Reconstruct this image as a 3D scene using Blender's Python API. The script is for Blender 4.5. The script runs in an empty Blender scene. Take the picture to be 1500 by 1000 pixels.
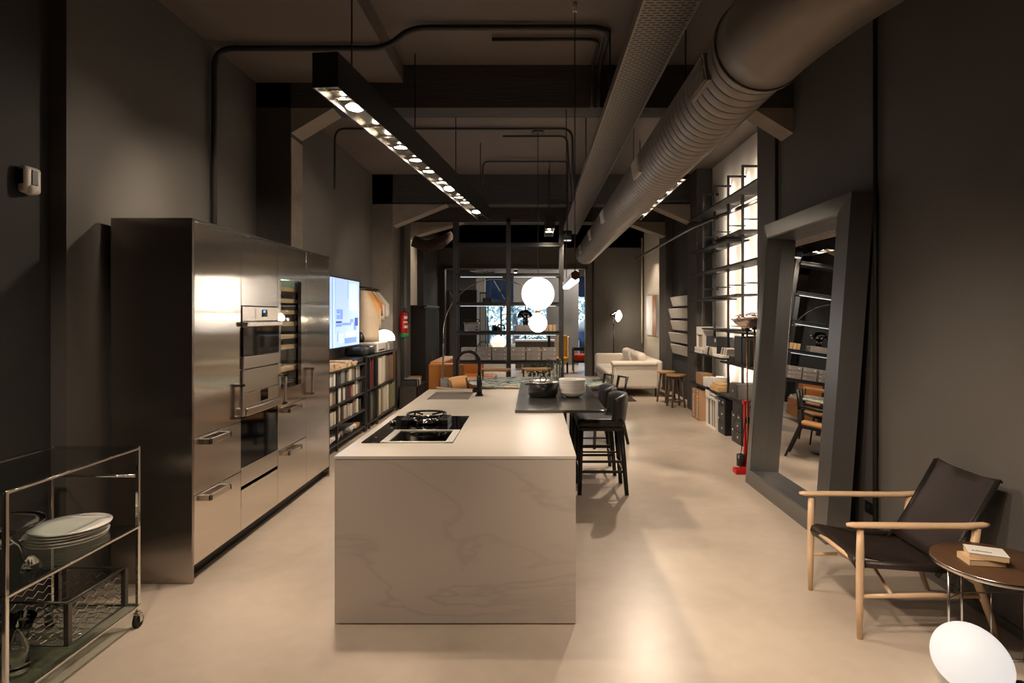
import bpy, bmesh, math, random
from mathutils import Vector, Matrix
random.seed(7)
SC = bpy.context.scene
COL = SC.collection
PI = math.pi
AROT = 0.
F = 870.0
def R(a): return math.radians(a)

# ------------------------------------------------------------------ materials
MATS = {}
def _nodes(name):
    m = bpy.data.materials.new(name); m.use_nodes = True
    nt = m.node_tree; b = nt.nodes['Principled BSDF']
    return m, nt, b
def mat(name, col, rough=.5, metal=0., var=.12, scale=6., bump=0., bscale=60., stretch=None, trans=0., ior=1.45, emit=None, es=0., coat=0., rvar=0.):
    m, nt, b = _nodes(name)
    b.inputs['Roughness'].default_value = rough
    b.inputs['Metallic'].default_value = metal
    b.inputs['IOR'].default_value = ior
    b.inputs['Transmission Weight'].default_value = trans
    b.inputs['Coat Weight'].default_value = coat
    tc = nt.nodes.new('ShaderNodeTexCoord'); mp = nt.nodes.new('ShaderNodeMapping')
    nt.links.new(tc.outputs['Object'], mp.inputs['Vector'])
    if stretch: mp.inputs['Scale'].default_value = stretch
    n = nt.nodes.new('ShaderNodeTexNoise'); n.inputs['Scale'].default_value = scale; n.inputs['Detail'].default_value = 5
    nt.links.new(mp.outputs['Vector'], n.inputs['Vector'])
    mx = nt.nodes.new('ShaderNodeMix'); mx.data_type = 'RGBA'
    mx.inputs[6].default_value = (*[max(0, c*(1-var)) for c in col], 1)
    mx.inputs[7].default_value = (*[min(1, c*(1+var)) for c in col], 1)
    nt.links.new(n.outputs['Fac'], mx.inputs[0]); nt.links.new(mx.outputs[2], b.inputs['Base Color'])
    if rvar:
        mr = nt.nodes.new('ShaderNodeMapRange'); mr.inputs[3].default_value = max(0, rough-rvar); mr.inputs[4].default_value = rough+rvar
        nt.links.new(n.outputs['Fac'], mr.inputs[0]); nt.links.new(mr.outputs[0], b.inputs['Roughness'])
    if bump:
        n2 = nt.nodes.new('ShaderNodeTexNoise'); n2.inputs['Scale'].default_value = bscale; n2.inputs['Detail'].default_value = 4
        nt.links.new(mp.outputs['Vector'], n2.inputs['Vector'])
        bp = nt.nodes.new('ShaderNodeBump'); bp.inputs['Strength'].default_value = bump; bp.inputs['Distance'].default_value = .01
        nt.links.new(n2.outputs['Fac'], bp.inputs['Height']); nt.links.new(bp.outputs['Normal'], b.inputs['Normal'])
    if emit:
        b.inputs['Emission Color'].default_value = (*emit, 1); b.inputs['Emission Strength'].default_value = es
    MATS[name] = m
    return m

def marble(name, base, vein, scale=1.4, rough=.25, amt=.5, lo=.46, hi=.54, stretch=(1, 1, 1), rot=(0, 0, 0)):
    m, nt, b = _nodes(name)
    b.inputs['Roughness'].default_value = rough
    tc = nt.nodes.new('ShaderNodeTexCoord'); mp = nt.nodes.new('ShaderNodeMapping')
    mp.inputs['Scale'].default_value = stretch; mp.inputs['Rotation'].default_value = rot
    nt.links.new(tc.outputs['Object'], mp.inputs['Vector'])
    n = nt.nodes.new('ShaderNodeTexNoise'); n.inputs['Scale'].default_value = scale; n.inputs['Detail'].default_value = 6; n.inputs['Distortion'].default_value = 1.2
    nt.links.new(mp.outputs['Vector'], n.inputs['Vector'])
    # thin veins where the noise crosses its middle value
    s = nt.nodes.new('ShaderNodeMath'); s.operation = 'SUBTRACT'; s.inputs[1].default_value = .5
    a = nt.nodes.new('ShaderNodeMath'); a.operation = 'ABSOLUTE'
    mr = nt.nodes.new('ShaderNodeMapRange'); mr.inputs[1].default_value = 0; mr.inputs[2].default_value = hi-lo; mr.inputs[3].default_value = amt; mr.inputs[4].default_value = 0
    nt.links.new(n.outputs['Fac'], s.inputs[0]); nt.links.new(s.outputs[0], a.inputs[0]); nt.links.new(a.outputs[0], mr.inputs[0])
    n3 = nt.nodes.new('ShaderNodeTexNoise'); n3.inputs['Scale'].default_value = 2.3
    nt.links.new(mp.outputs['Vector'], n3.inputs['Vector'])
    mu = nt.nodes.new('ShaderNodeMath'); mu.operation = 'MULTIPLY'
    nt.links.new(mr.outputs[0], mu.inputs[0]); nt.links.new(n3.outputs['Fac'], mu.inputs[1])
    mx = nt.nodes.new('ShaderNodeMix'); mx.data_type = 'RGBA'
    mx.inputs[6].default_value = (*base, 1); mx.inputs[7].default_value = (*vein, 1)
    nt.links.new(mu.outputs[0], mx.inputs[0]); nt.links.new(mx.outputs[2], b.inputs['Base Color'])
    MATS[name] = m
    return m

def brushed(name, col, rough, stretch, strength=.06, wave=0., aniso=0., arot=0.):
    m = mat(name, col, rough, 1., var=.05, scale=30, stretch=stretch)
    nt = m.node_tree; b = nt.nodes['Principled BSDF']
    if aniso:
        b.inputs['Anisotropic'].default_value = aniso; b.inputs['Anisotropic Rotation'].default_value = arot
        tg = nt.nodes.new('ShaderNodeTangent'); tg.direction_type = 'RADIAL'; tg.axis = 'Z'; nt.links.new(tg.outputs[0], b.inputs['Tangent'])
    tc = nt.nodes.new('ShaderNodeTexCoord'); mp = nt.nodes.new('ShaderNodeMapping'); mp.inputs['Scale'].default_value = stretch
    nt.links.new(tc.outputs['Object'], mp.inputs['Vector'])
    n = nt.nodes.new('ShaderNodeTexNoise'); n.inputs['Scale'].default_value = 45; n.inputs['Detail'].default_value = 3
    nt.links.new(mp.outputs['Vector'], n.inputs['Vector'])
    bp = nt.nodes.new('ShaderNodeBump'); bp.inputs['Strength'].default_value = strength; bp.inputs['Distance'].default_value = .01
    nt.links.new(n.outputs['Fac'], bp.inputs['Height'])
    if wave:
        n2 = nt.nodes.new('ShaderNodeTexNoise'); n2.inputs['Scale'].default_value = 2.6; n2.inputs['Detail'].default_value = 1
        nt.links.new(tc.outputs['Object'], n2.inputs['Vector'])
        b2 = nt.nodes.new('ShaderNodeBump'); b2.inputs['Strength'].default_value = wave; b2.inputs['Distance'].default_value = .02
        nt.links.new(n2.outputs['Fac'], b2.inputs['Height']); nt.links.new(b2.outputs['Normal'], bp.inputs['Normal'])
    nt.links.new(bp.outputs['Normal'], b.inputs['Normal'])
    return m

def emis(name, col, s, base=1.):
    m, nt, b = _nodes(name)
    b.inputs['Base Color'].default_value = (*[min(1, c)*base for c in col], 1)
    b.inputs['Emission Color'].default_value = (*col, 1); b.inputs['Emission Strength'].default_value = s
    MATS[name] = m; return m

M = MATS
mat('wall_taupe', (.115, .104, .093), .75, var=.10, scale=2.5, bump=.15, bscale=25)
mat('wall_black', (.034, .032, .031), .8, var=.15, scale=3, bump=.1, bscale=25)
mat('ceiling_taupe', (.17, .14, .12), .85, var=.12, scale=1.5, bump=.25, bscale=14)
mat('beam_concrete', (.060, .055, .051), .8, var=.3, scale=5, bump=.6, bscale=9, stretch=(.4, 1, 5))
mat('column_concrete', (.17, .145, .12), .85, var=.25, scale=4, bump=.9, bscale=22)
mat('column_dark', (.075, .066, .058), .85, var=.25, scale=4, bump=.8, bscale=18)
mat('haunch_concrete', (.30, .255, .21), .85, var=.25, scale=6, bump=.9, bscale=24)
mat('wall_cream', (.62, .56, .47), .7, var=.08, scale=1.5, bump=.1)
mat('wall_white', (.80, .76, .70), .7, var=.05, scale=1.5)
mat('wall_grey', (.20, .185, .17), .7, var=.08, scale=2)
mat('metal_black', (.030, .029, .029), .38, .6, var=.2, scale=8)
mat('metal_anthracite', (.075, .072, .070), .42, .7, var=.15, scale=5)
mat('metal_grey', (.13, .12, .11), .4, .8, var=.15, scale=5)
mat('pipe_black', (.035, .032, .03), .5, .3, var=.1)
mat('duct_metal', (.235, .20, .17), .48, .5, var=.15, scale=2, bump=.05, bscale=6)
mat('tray_metal', (.33, .285, .245), .45, .6, var=.1, scale=3)
mat('chrome', (.80, .78, .75), .08, 1., var=.04)
mat('chrome_dark', (.12, .11, .105), .07, 1., var=.1)
mat('copper', (.62, .33, .20), .25, 1., var=.1)
mat('plastic_white', (.72, .66, .58), .35, var=.03)
mat('plastic_black', (.012, .012, .013), .4, var=.1)
mat('plastic_grey', (.30, .29, .28), .5, var=.06)
mat('rubber', (.01, .01, .01), .7, var=.1)
def thin_glass(name, tint, rough=.02, boost=1.):
    # clear sheet glass: tinted transparency with a mirror-like sheen at grazing angles
    m = bpy.data.materials.new(name); m.use_nodes = True; nt = m.node_tree; nt.nodes.remove(nt.nodes['Principled BSDF'])
    out = nt.nodes['Material Output']
    t = nt.nodes.new('ShaderNodeBsdfTransparent'); t.inputs['Color'].default_value = (*tint, 1)
    g = nt.nodes.new('ShaderNodeBsdfGlossy'); g.inputs['Roughness'].default_value = rough
    fr = nt.nodes.new('ShaderNodeLayerWeight')
    pw = nt.nodes.new('ShaderNodeMath'); pw.operation = 'POWER'; pw.inputs[1].default_value = 4.5
    mu = nt.nodes.new('ShaderNodeMath'); mu.operation = 'MULTIPLY_ADD'; mu.inputs[1].default_value = .9; mu.inputs[2].default_value = .045*boost; mu.use_clamp = True
    mx = nt.nodes.new('ShaderNodeMixShader')
    nt.links.new(fr.outputs['Facing'], pw.inputs[0]); nt.links.new(pw.outputs[0], mu.inputs[0]); nt.links.new(mu.outputs[0], mx.inputs[0]); nt.links.new(t.outputs[0], mx.inputs[1]); nt.links.new(g.outputs[0], mx.inputs[2])
    nt.links.new(mx.outputs[0], out.inputs['Surface']); MATS[name] = m
thin_glass('glass', (.90, .92, .91), .02, 1.3)
mat('glass_solid', (1, 1, 1), .01, var=0, trans=1., ior=1.42)
thin_glass('glass_shelf', (.80, .85, .82), .04, 1.)
mat('mirror_frame', (.20, .195, .19), .32, .7, var=.08, scale=4)
mat('reflector', (.22, .20, .18), .35, .8, var=.2, scale=9)
mat('glass_black', (.004, .004, .005), .05, var=0)
mat('mirror', (.90, .90, .90), .005, 1., var=0)
mat('porcelain', (.82, .78, .72), .25, var=.03)
mat('leather_black', (.016, .014, .013), .38, var=.2, scale=10, bump=.15, bscale=180)
mat('leather_brown', (.027, .018, .015), .42, var=.2, scale=8, bump=.12, bscale=160)
mat('leather_orange', (.52, .20, .045), .42, var=.15, scale=5, bump=.12, bscale=120)
mat('leather_tan', (.62, .33, .13), .45, var=.12, scale=5, bump=.1, bscale=120)
mat('fabric_cream', (.74, .67, .57), .9, var=.06, scale=40, bump=.3, bscale=300)
mat('fabric_sand', (.60, .47, .33), .9, var=.1, scale=20, bump=.3, bscale=200)
mat('fabric_red', (.65, .06, .015), .85, var=.1, scale=20, bump=.2, bscale=200)
mat('fabric_yellow', (.75, .38, .02), .8, var=.1, scale=20)
mat('wood_ash', (.72, .49, .30), .45, var=.14, scale=9, stretch=(1, 1, 1), bump=.05, bscale=60)
mat('wood_black', (.014, .012, .011), .4, var=.3, scale=12, bump=.1, bscale=60)
mat('wood_oak', (.52, .30, .13), .45, var=.25, scale=8, stretch=(1, 6, 1))
mat('wood_pale', (.70, .50, .30), .5, var=.2, scale=8, stretch=(6, 1, 1))
mat('wood_walnut', (.105, .052, .026), .42, var=.35, scale=7, stretch=(5, 1, 1))
mat('wood_weathered', (.14, .09, .055), .6, var=.3, scale=10, stretch=(1, 1, .3))
mat('cardboard', (.36, .21, .11), .85, var=.08, scale=5)
mat('cardboard_light', (.62, .40, .19), .8, var=.12, scale=9, stretch=(1, 1, 8))
mat('paper', (.80, .75, .68), .8, var=.05, scale=5)
mat('paper_warm', (.74, .52, .30), .8, var=.06, scale=5)
mat('paint_red', (.55, .012, .012), .35, var=.08)
mat('paint_green', (.02, .25, .08), .4, var=.05)
mat('matte_black', (.014, .013, .013), .75, var=.1)
mat('alu_light', (.72, .69, .64), .38, .45, var=.04)
mat('soapstone', (.34, .30, .265), .5, var=.2, scale=12, bump=.05)
mat('panel_sample', (.52, .48, .43), .6, var=.06, scale=4)
mat('art_white', (.62, .62, .64), .6, var=.3, scale=1.6)
mat('art_brown', (.30, .13, .05), .6, var=.2, scale=5)
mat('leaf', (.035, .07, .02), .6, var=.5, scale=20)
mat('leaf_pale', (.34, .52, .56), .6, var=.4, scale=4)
mat('bark', (.14, .13, .12), .8, var=.3, scale=12, stretch=(1, 1, .2), bump=.5)
mat('asphalt', (.24, .26, .30), .8, var=.15, scale=4)
mat('awning_blue', (.05, .085, .17), .8, var=.1)
mat('rug_dark', (.055, .035, .025), .95, var=.25, scale=60, bump=.5, bscale=200)
mat('grille', (.26, .22, .19), .5, .4, var=.1)
mat('dark_slats', (.030, .027, .025), .5, var=.2, scale=6)
mat('orange_mark', (.75, .36, .03), .6, var=0)
mat('ink', (.10, .07, .05), .7, var=0)
mat('linen_white', (.80, .78, .72), .85, var=.03)
marble('marble_white', (.53, .455, .40), (.33, .275, .235), scale=1.25, rough=.4, amt=.6, lo=.455, hi=.49, stretch=(.6, 1, 1.9), rot=(0, R(28), 0))
marble('marble_green', (.05, .105, .08), (.62, .68, .62), scale=4, rough=.16, amt=2.2, lo=.40, hi=.56)
marble('marble_grey', (.42, .41, .40), (.16, .16, .165), scale=9, rough=.35, amt=1.2, lo=.44, hi=.54)
mat('worktop', (.60, .54, .47), .30, var=.02, scale=3)
mat('island_groove', (.16, .13, .11), .6, var=.05)
mat('steel_slab', (.12, .112, .105), .15, .6, var=.25, scale=14, stretch=(1, 14, 1), rvar=.05)
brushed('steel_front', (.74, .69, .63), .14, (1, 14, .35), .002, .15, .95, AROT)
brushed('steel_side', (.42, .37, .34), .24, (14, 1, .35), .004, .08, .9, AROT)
brushed('steel_satin', (.66, .60, .54), .25, (1, 1, 6), .03)
mat('fridge_dark', (.02, .018, .016), .4, .2)
mat('pot_enamel', (.055, .05, .047), .28, .35, var=.45, scale=28, coat=.3)
emis('opal_glow', (1, .955, .90), 2.6)
emis('opal_soft', (1, .95, .90), .72, .35)
emis('dome_glow', (1, .93, .84), 2.0)
emis('lamp_disc', (1, .86, .66), 38)
emis('led_warm', (1, .80, .56), 9)
emis('led_cool', (.86, .97, 1), 1.0)
emis('cooler_light', (.72, 1, .86), 1.6)
emis('pendant_tube', (1, .88, .84), 3.5)
emis('spot_lens', (1, .90, .74), 12)
emis('display_blue', (.08, .3, 1), 1.5)
emis('tv_pale', (.42, .58, 1), .95)
emis('tv_lighter', (.55, .72, 1), 1.0)
emis('tv_mid', (.22, .36, .85), .75)
emis('tv_dark', (.07, .13, .45), .55)
emis('shade_paper', (1, .90, .74), .8)

def concrete_floor():
    m, nt, b = _nodes('floor_microcement')
    tc = nt.nodes.new('ShaderNodeTexCoord')
    def noise(s, d=4, dist=0):
        n = nt.nodes.new('ShaderNodeTexNoise'); n.inputs['Scale'].default_value = s; n.inputs['Detail'].default_value = d; n.inputs['Distortion'].default_value = dist
        nt.links.new(tc.outputs['Object'], n.inputs['Vector']); return n
    n1, n2 = noise(1.1, 5, .6), noise(9, 6)
    cr = nt.nodes.new('ShaderNodeValToRGB')
    cr.color_ramp.elements[0].position = .36; cr.color_ramp.elements[0].color = (.47, .385, .305, 1)
    cr.color_ramp.elements[1].position = .66; cr.color_ramp.elements[1].color = (.60, .50, .405, 1)
    ad = nt.nodes.new('ShaderNodeMath'); ad.operation = 'MULTIPLY_ADD'; ad.inputs[1].default_value = .25
    nt.links.new(n2.outputs['Fac'], ad.inputs[0])
    sb = nt.nodes.new('ShaderNodeMath'); sb.operation = 'MULTIPLY'; sb.inputs[1].default_value = .78
    nt.links.new(n1.outputs['Fac'], sb.inputs[0]); nt.links.new(sb.outputs[0], ad.inputs[2])
    nt.links.new(ad.outputs[0], cr.inputs[0]); nt.links.new(cr.outputs[0], b.inputs['Base Color'])
    mr = nt.nodes.new('ShaderNodeMapRange'); mr.inputs[3].default_value = .27; mr.inputs[4].default_value = .42
    nt.links.new(n1.outputs['Fac'], mr.inputs[0]); nt.links.new(mr.outputs[0], b.inputs['Roughness'])
    bp = nt.nodes.new('ShaderNodeBump'); bp.inputs['Strength'].default_value = .06; bp.inputs['Distance'].default_value = .01
    nt.links.new(n2.outputs['Fac'], bp.inputs['Height']); nt.links.new(bp.outputs['Normal'], b.inputs['Normal'])
    M['floor'] = m
concrete_floor()
def tray_mat():
    m, nt, b = _nodes('tray_slots')
    b.inputs['Metallic'].default_value = .55; b.inputs['Roughness'].default_value = .45
    tc = nt.nodes.new('ShaderNodeTexCoord'); mp = nt.nodes.new('ShaderNodeMapping')
    nt.links.new(tc.outputs['Object'], mp.inputs['Vector'])
    br = nt.nodes.new('ShaderNodeTexBrick'); br.offset = .5
    br.inputs['Scale'].default_value = 1; br.inputs['Brick Width'].default_value = .062; br.inputs['Row Height'].default_value = .030
    br.inputs['Mortar Size'].default_value = .0095; br.inputs['Mortar Smooth'].default_value = .1
    br.inputs['Color1'].default_value = (.03, .026, .022, 1); br.inputs['Color2'].default_value = (.035, .03, .026, 1); br.inputs['Mortar'].default_value = (.27, .24, .215, 1)
    nt.links.new(mp.outputs['Vector'], br.inputs['Vector'])
    nt.links.new(br.outputs['Color'], b.inputs['Base Color'])
    M['tray_slots'] = m
tray_mat()
PAL = {}
def colmat(name, c, rough=.6):
    if name not in PAL: PAL[name] = mat('cover_'+name, c, rough, var=.06, scale=5)
    return PAL[name]
for n, c in dict(cream=(.66, .60, .50), white=(.78, .75, .70), beige=(.50, .40, .29), sand=(.60, .50, .36), grey=(.26, .25, .24), charcoal=(.05, .048, .046),
                 black=(.015, .015, .015), taupe=(.22, .18, .15), brown=(.15, .075, .035), caramel=(.42, .19, .06), burgundy=(.16, .02, .03), orange=(.60, .22, .05), olive=(.25, .23, .13)).items():
    colmat(n, c)

# ------------------------------------------------------------------ mesh builder
class MB:
    def __init__(s): s.bm = bmesh.new(); s.mats = []
    def mi(s, m):
        if m is None: return 0
        m = M.get(m, PAL.get(m)) if isinstance(m, str) else m
        if m not in s.mats: s.mats.append(m)
        return s.mats.index(m)
    def _add(s, vs, fs, m=None, smooth=False, T=None):
        i = s.mi(m) if m else 0
        bv = [s.bm.verts.new(T @ Vector(v) if T else Vector(v)) for v in vs]
        out = []
        for f in fs:
            try:
                fc = s.bm.faces.new([bv[k] for k in f]); fc.material_index = i; fc.smooth = smooth; out.append(fc)
            except ValueError: pass
        return bv, out
    def box(s, x0, x1, y0, y1, z0, z1, bev=0., m=None, T=None, seg=2):
        x0, x1 = min(x0, x1), max(x0, x1); y0, y1 = min(y0, y1), max(y0, y1); z0, z1 = min(z0, z1), max(z0, z1)
        vs = [(x0, y0, z0), (x1, y0, z0), (x1, y1, z0), (x0, y1, z0), (x0, y0, z1), (x1, y0, z1), (x1, y1, z1), (x0, y1, z1)]
        fs = [(0, 3, 2, 1), (4, 5, 6, 7), (0, 1, 5, 4), (1, 2, 6, 5), (2, 3, 7, 6), (3, 0, 4, 7)]
        bv, fc = s._add(vs, fs, m, False, T)
        bev = min(bev, .49*min(x1-x0, y1-y0, z1-z0))
        if bev > 1e-4:
            es = list({e for f in fc for e in f.edges})
            r = bmesh.ops.bevel(s.bm, geom=es, offset=bev, segments=seg, profile=.5, affect='EDGES')
            for f in r['faces']: f.smooth = True; f.material_index = s.mi(m) if m else 0
        return s
    def cbox(s, c, d, bev=0., m=None, T=None, rot=None, seg=2):
        # centred box, rotated about its centre
        t = Matrix.Translation(Vector(c))
        if rot: t = t @ Matrix.Rotation(rot[2], 4, 'Z') @ Matrix.Rotation(rot[1], 4, 'Y') @ Matrix.Rotation(rot[0], 4, 'X')
        if T: t = T @ t
        return s.box(-d[0]/2, d[0]/2, -d[1]/2, d[1]/2, -d[2]/2, d[2]/2, bev, m, t, seg)
    def loft(s, rings, m=None, smooth=True, cap=True, closed=False, T=None):
        n = len(rings[0]); vs = [v for r in rings for v in r]; fs = []
        k = len(rings)
        for i in range(k if closed else k-1):
            a, b = i*n, ((i+1) % k)*n
            for j in range(n): fs.append((a+j, a+(j+1) % n, b+(j+1) % n, b+j))
        bv, out = s._add(vs, fs, m, smooth, T)
        if cap and not closed:
            i = s.mi(m) if m else 0
            for r in (bv[:n][::-1], bv[-n:]):
                try: f = s.bm.faces.new(r); f.material_index = i
                except ValueError: pass
        return s
    def tube(s, pts, r, seg=10, m=None, closed=False, T=None, sec=None, up=None, cap=True):
        # sweep of a round (or sec: list of (u,v)) section; r float or list
        P = [Vector(p) for p in pts]; k = len(P); rings = []
        rr = r if isinstance(r, (list, tuple)) else [r]*k
        ref = None
        for i in range(k):
            a = P[i-1] if (i > 0 or closed) else P[i]; b = P[(i+1) % k] if (i < k-1 or closed) else P[i]
            t = (b-a).normalized() if (b-a).length > 1e-9 else Vector((0, 0, 1))
            if ref is None:
                ref = Vector(up) if up else (Vector((0, 0, 1)) if abs(t.z) < .9 else Vector((1, 0, 0)))
            elif up: ref = Vector(up)
            u = (ref - t*ref.dot(t))
            if u.length < 1e-6: u = t.orthogonal()
            u.normalize(); v = t.cross(u)
            if not up: ref = u
            if sec: rings.append([P[i]+u*q[0]*rr[i]+v*q[1]*rr[i] for q in sec])
            else: rings.append([P[i]+u*math.cos(2*PI*j/seg)*rr[i]+v*math.sin(2*PI*j/seg)*rr[i] for j in range(seg)])
        return s.loft(rings, m, True, cap, closed, T)
    def cyl(s, p0, p1, r0, r1=None, seg=20, m=None, T=None):
        return s.tube([p0, p1], [r0, r1 if r1 is not None else r0], seg, m, T=T)
    def lathe(s, prof, c=(0, 0, 0), seg=32, m=None, T=None, a0=0, a1=2*PI, smooth=True, closed_prof=False):
        c = Vector(c); full = abs(a1-a0-2*PI) < 1e-6; k = seg if full else seg+1
        vs = []; n = len(prof)
        for i in range(k):
            a = a0+(a1-a0)*i/seg
            for (r, z) in prof: vs.append((c.x+r*math.cos(a), c.y+r*math.sin(a), c.z+z))
        fs = []
        for i in range(seg):
            i2 = (i+1) % k
            for j in range(n if closed_prof else n-1):
                j2 = (j+1) % n
                fs.append((i*n+j, i2*n+j, i2*n+j2, i*n+j2))
        bv, out = s._add(vs, fs, m, smooth, T)
        bmesh.ops.remove_doubles(s.bm, verts=bv, dist=1e-5)
        return s
    def sphere(s, c, r, m=None, T=None, seg=32, sc=(1, 1, 1)):
        t = Matrix.Translation(Vector(c)) @ Matrix.Diagonal((*sc, 1))
        if T: t = T @ t
        n = seg//2
        return s.lathe([(r*math.sin(PI*i/n), -r*math.cos(PI*i/n)) for i in range(n+1)], seg=seg, m=m, T=t)
    def prism(s, poly, axis, a, b, m=None, T=None, bev=0., smooth=False):
        # poly in the two other axes, extruded along axis from a to b
        def mk(p, w): return {'x': (w, p[0], p[1]), 'y': (p[0], w, p[1]), 'z': (p[0], p[1], w)}[axis]
        n = len(poly); vs = [mk(p, a) for p in poly]+[mk(p, b) for p in poly]
        fs = [tuple(range(n)), tuple(range(2*n-1, n-1, -1))]+[(i, i+n, (i+1) % n+n, (i+1) % n) for i in range(n)]
        bv, fc = s._add(vs, fs, m, False, T)
        if smooth:
            for f in fc[2:]: f.smooth = True
        if bev:
            es = list({e for f in fc for e in f.edges})
            r = bmesh.ops.bevel(s.bm, geom=es, offset=bev, segments=2, profile=.5, affect='EDGES')
        return s
    def quad(s, a, b, c, d, m=None): s._add([a, b, c, d], [(0, 1, 2, 3)], m); return s
    def build(s, name, m=None, parent=None, free=False):
        bmesh.ops.recalc_face_normals(s.bm, faces=s.bm.faces)
        me = bpy.data.meshes.new(name)
        off = Vector((0, 0, 0))
        if parent is not None:
            p = parent
            while p is not None: off += p.location; p = p.parent
        elif not free:
            xs = [v.co for v in s.bm.verts]
            if xs: off = Vector(((min(v.x for v in xs)+max(v.x for v in xs))/2, (min(v.y for v in xs)+max(v.y for v in xs))/2, min(v.z for v in xs)))
        if off.length: bmesh.ops.translate(s.bm, verts=s.bm.verts, vec=-off)
        s.bm.to_mesh(me); s.bm.free()
        for q in s.mats: me.materials.append(q)
        if m is not None and not s.mats: me.materials.append(M.get(m, PAL.get(m)) if isinstance(m, str) else m)
        o = bpy.data.objects.new(name, me); COL.objects.link(o)
        if parent is not None: o.parent = parent
        elif not free: o.location = off
        return o

def tag(o, label, cat, group=None, kind=None):
    o['label'] = label; o['category'] = cat
    if group: o['group'] = group
    if kind: o['kind'] = kind
    return o
def struct(mb, name, m=None):
    o = mb.build(name, m, free=True); o['kind'] = 'structure'; return o
def thing(name, loc, label=None, cat=None, group=None, rz=0):
    o = bpy.data.objects.new(name, None); o.empty_display_size = .1; COL.objects.link(o)
    o.location = loc; o.rotation_euler = (0, 0, rz)
    if label: tag(o, label, cat, group)
    return o
def copy_tree(o, loc=None, rz=None, label=None, parent=None):
    c = o.copy(); COL.objects.link(c)
    if parent is not None: c.parent = parent
    if loc is not None: c.location = loc
    if rz is not None: c.rotation_euler = (0, 0, rz)
    if label: c['label'] = label
    for ch in [q for q in ALLCH(o)]: copy_tree(ch, parent=c)
    return c
def ALLCH(o): return [q for q in bpy.data.objects if q.parent is o]
def B(*a, **k): return MB().box(*a, **k)
def text(name, s, size, T, m, parent, ext=.0006):
    cu = bpy.data.curves.new('t', 'FONT'); cu.body = s; cu.size = size; cu.extrude = ext; cu.align_x = 'CENTER'; cu.align_y = 'CENTER'
    to = bpy.data.objects.new('t', cu); COL.objects.link(to)
    dg = bpy.context.evaluated_depsgraph_get(); me = bpy.data.meshes.new_from_object(to.evaluated_get(dg))
    bpy.data.objects.remove(to); bpy.data.curves.remove(cu)
    off = Vector((0, 0, 0)); p = parent
    while p is not None: off += p.location; p = p.parent
    me.transform(Matrix.Translation(-off) @ T)
    me.materials.clear(); me.materials.append(M[m])
    o = bpy.data.objects.new(name, me); COL.objects.link(o); o.parent = parent
    return o
def arc(cx, cz, r, a0, a1, n, plane='xz', y=0):
    out = []
    for i in range(n+1):
        a = R(a0+(a1-a0)*i/n); u, v = cx+r*math.cos(a), cz+r*math.sin(a)
        out.append((u, y, v) if plane == 'xz' else ((y, u, v) if plane == 'yz' else (u, v, y)))
    return out
def fillet(pts, r, n=6):
    # rounded polyline
    P = [Vector(p) for p in pts]; out = [P[0]]
    for i in range(1, len(P)-1):
        a, b, c = P[i-1], P[i], P[i+1]
        d1 = min(r, (a-b).length*.49); d2 = min(r, (c-b).length*.49)
        s, e = b+(a-b).normalized()*d1, b+(c-b).normalized()*d2
        for k in range(n+1):
            t = k/n; out.append(s*(1-t)**2+b*2*t*(1-t)+e*t*t)
    out.append(P[-1]); return out
def W(px, py, Y): return Vector(((px-782)*Y/F, Y, 1.65-(py-462)*Y/F))
# ------------------------------------------------------------------ camera
cam = bpy.data.cameras.new('camera'); co = bpy.data.objects.new('camera', cam); COL.objects.link(co)
co.location = (0, 0, 1.65); co.rotation_euler = (R(90), 0, 0)
cam.sensor_width = 36; cam.lens = F/1500*36; cam.shift_x = -32/1500; cam.shift_y = -38/1500; cam.clip_start = .05
SC.camera = co

# ------------------------------------------------------------------ the setting
struct(B(-5.2, 4.6, -2.6, 22.0, -.1, 0), 'floor', 'floor')
struct(B(-7, 8, 22.35, 45, -.25, -.05), 'ground', 'asphalt')
cl = MB()
cl.box(-3.2, -1.25, -2.6, 5.69, 3.88, 4.6); cl.box(-1.25, 3.3, -2.6, 5.69, 4.05, 4.6)
cl.box(-3.2, 3.3, 5.69, 10.4, 4.12, 4.6); cl.box(-3.2, 3.3, 10.4, 16.2, 4.12, 4.6); cl.box(-5.2, 4.6, 16.2, 22.2, 3.5, 4.6)
struct(cl, 'ceiling', 'ceiling_taupe')
w = MB()
w.box(-3.0, -2.66, 3.75, 5.98, 0, 4.1); w.box(-3.2, -2.83, 5.98, 10.6, 0, 4.15)
struct(w, 'wall_left', 'wall_taupe')
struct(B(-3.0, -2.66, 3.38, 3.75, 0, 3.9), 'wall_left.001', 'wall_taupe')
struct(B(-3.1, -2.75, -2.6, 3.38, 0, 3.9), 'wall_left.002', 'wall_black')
struct(B(-3.2, -2.75, 11.7, 14.0, 0, 4.15), 'wall_left.003', 'wall_cream')
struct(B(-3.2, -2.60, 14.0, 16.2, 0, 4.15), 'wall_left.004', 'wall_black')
struct(B(2.49, 3.3, -2.6, 6.62, 0, 4.1), 'wall_right', 'wall_taupe')
struct(B(3.0, 3.3, 6.62, 9.98, 0, 4.15), 'wall_right.001', 'wall_white')
struct(B(3.0, 3.3, 10.6, 12.9, 0, 4.15), 'wall_right.002', 'wall_black')
struct(B(3.0, 3.3, 13.6, 16.2, 0, 4.15), 'wall_right.003', 'wall_cream')
struct(B(-3.1, 3.3, -2.8, -2.6, 0, 4.1), 'wall_back', 'wall_black')
fw = MB()
fw.box(-3.2, -2.45, 16.2, 16.4, 0, 4.15); fw.box(1.42, 3.3, 16.2, 16.4, 0, 4.15); fw.box(-2.45, 1.42, 16.2, 16.4, 2.94, 4.15)
struct(fw, 'wall_front', 'wall_taupe')
tr = MB()
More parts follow.
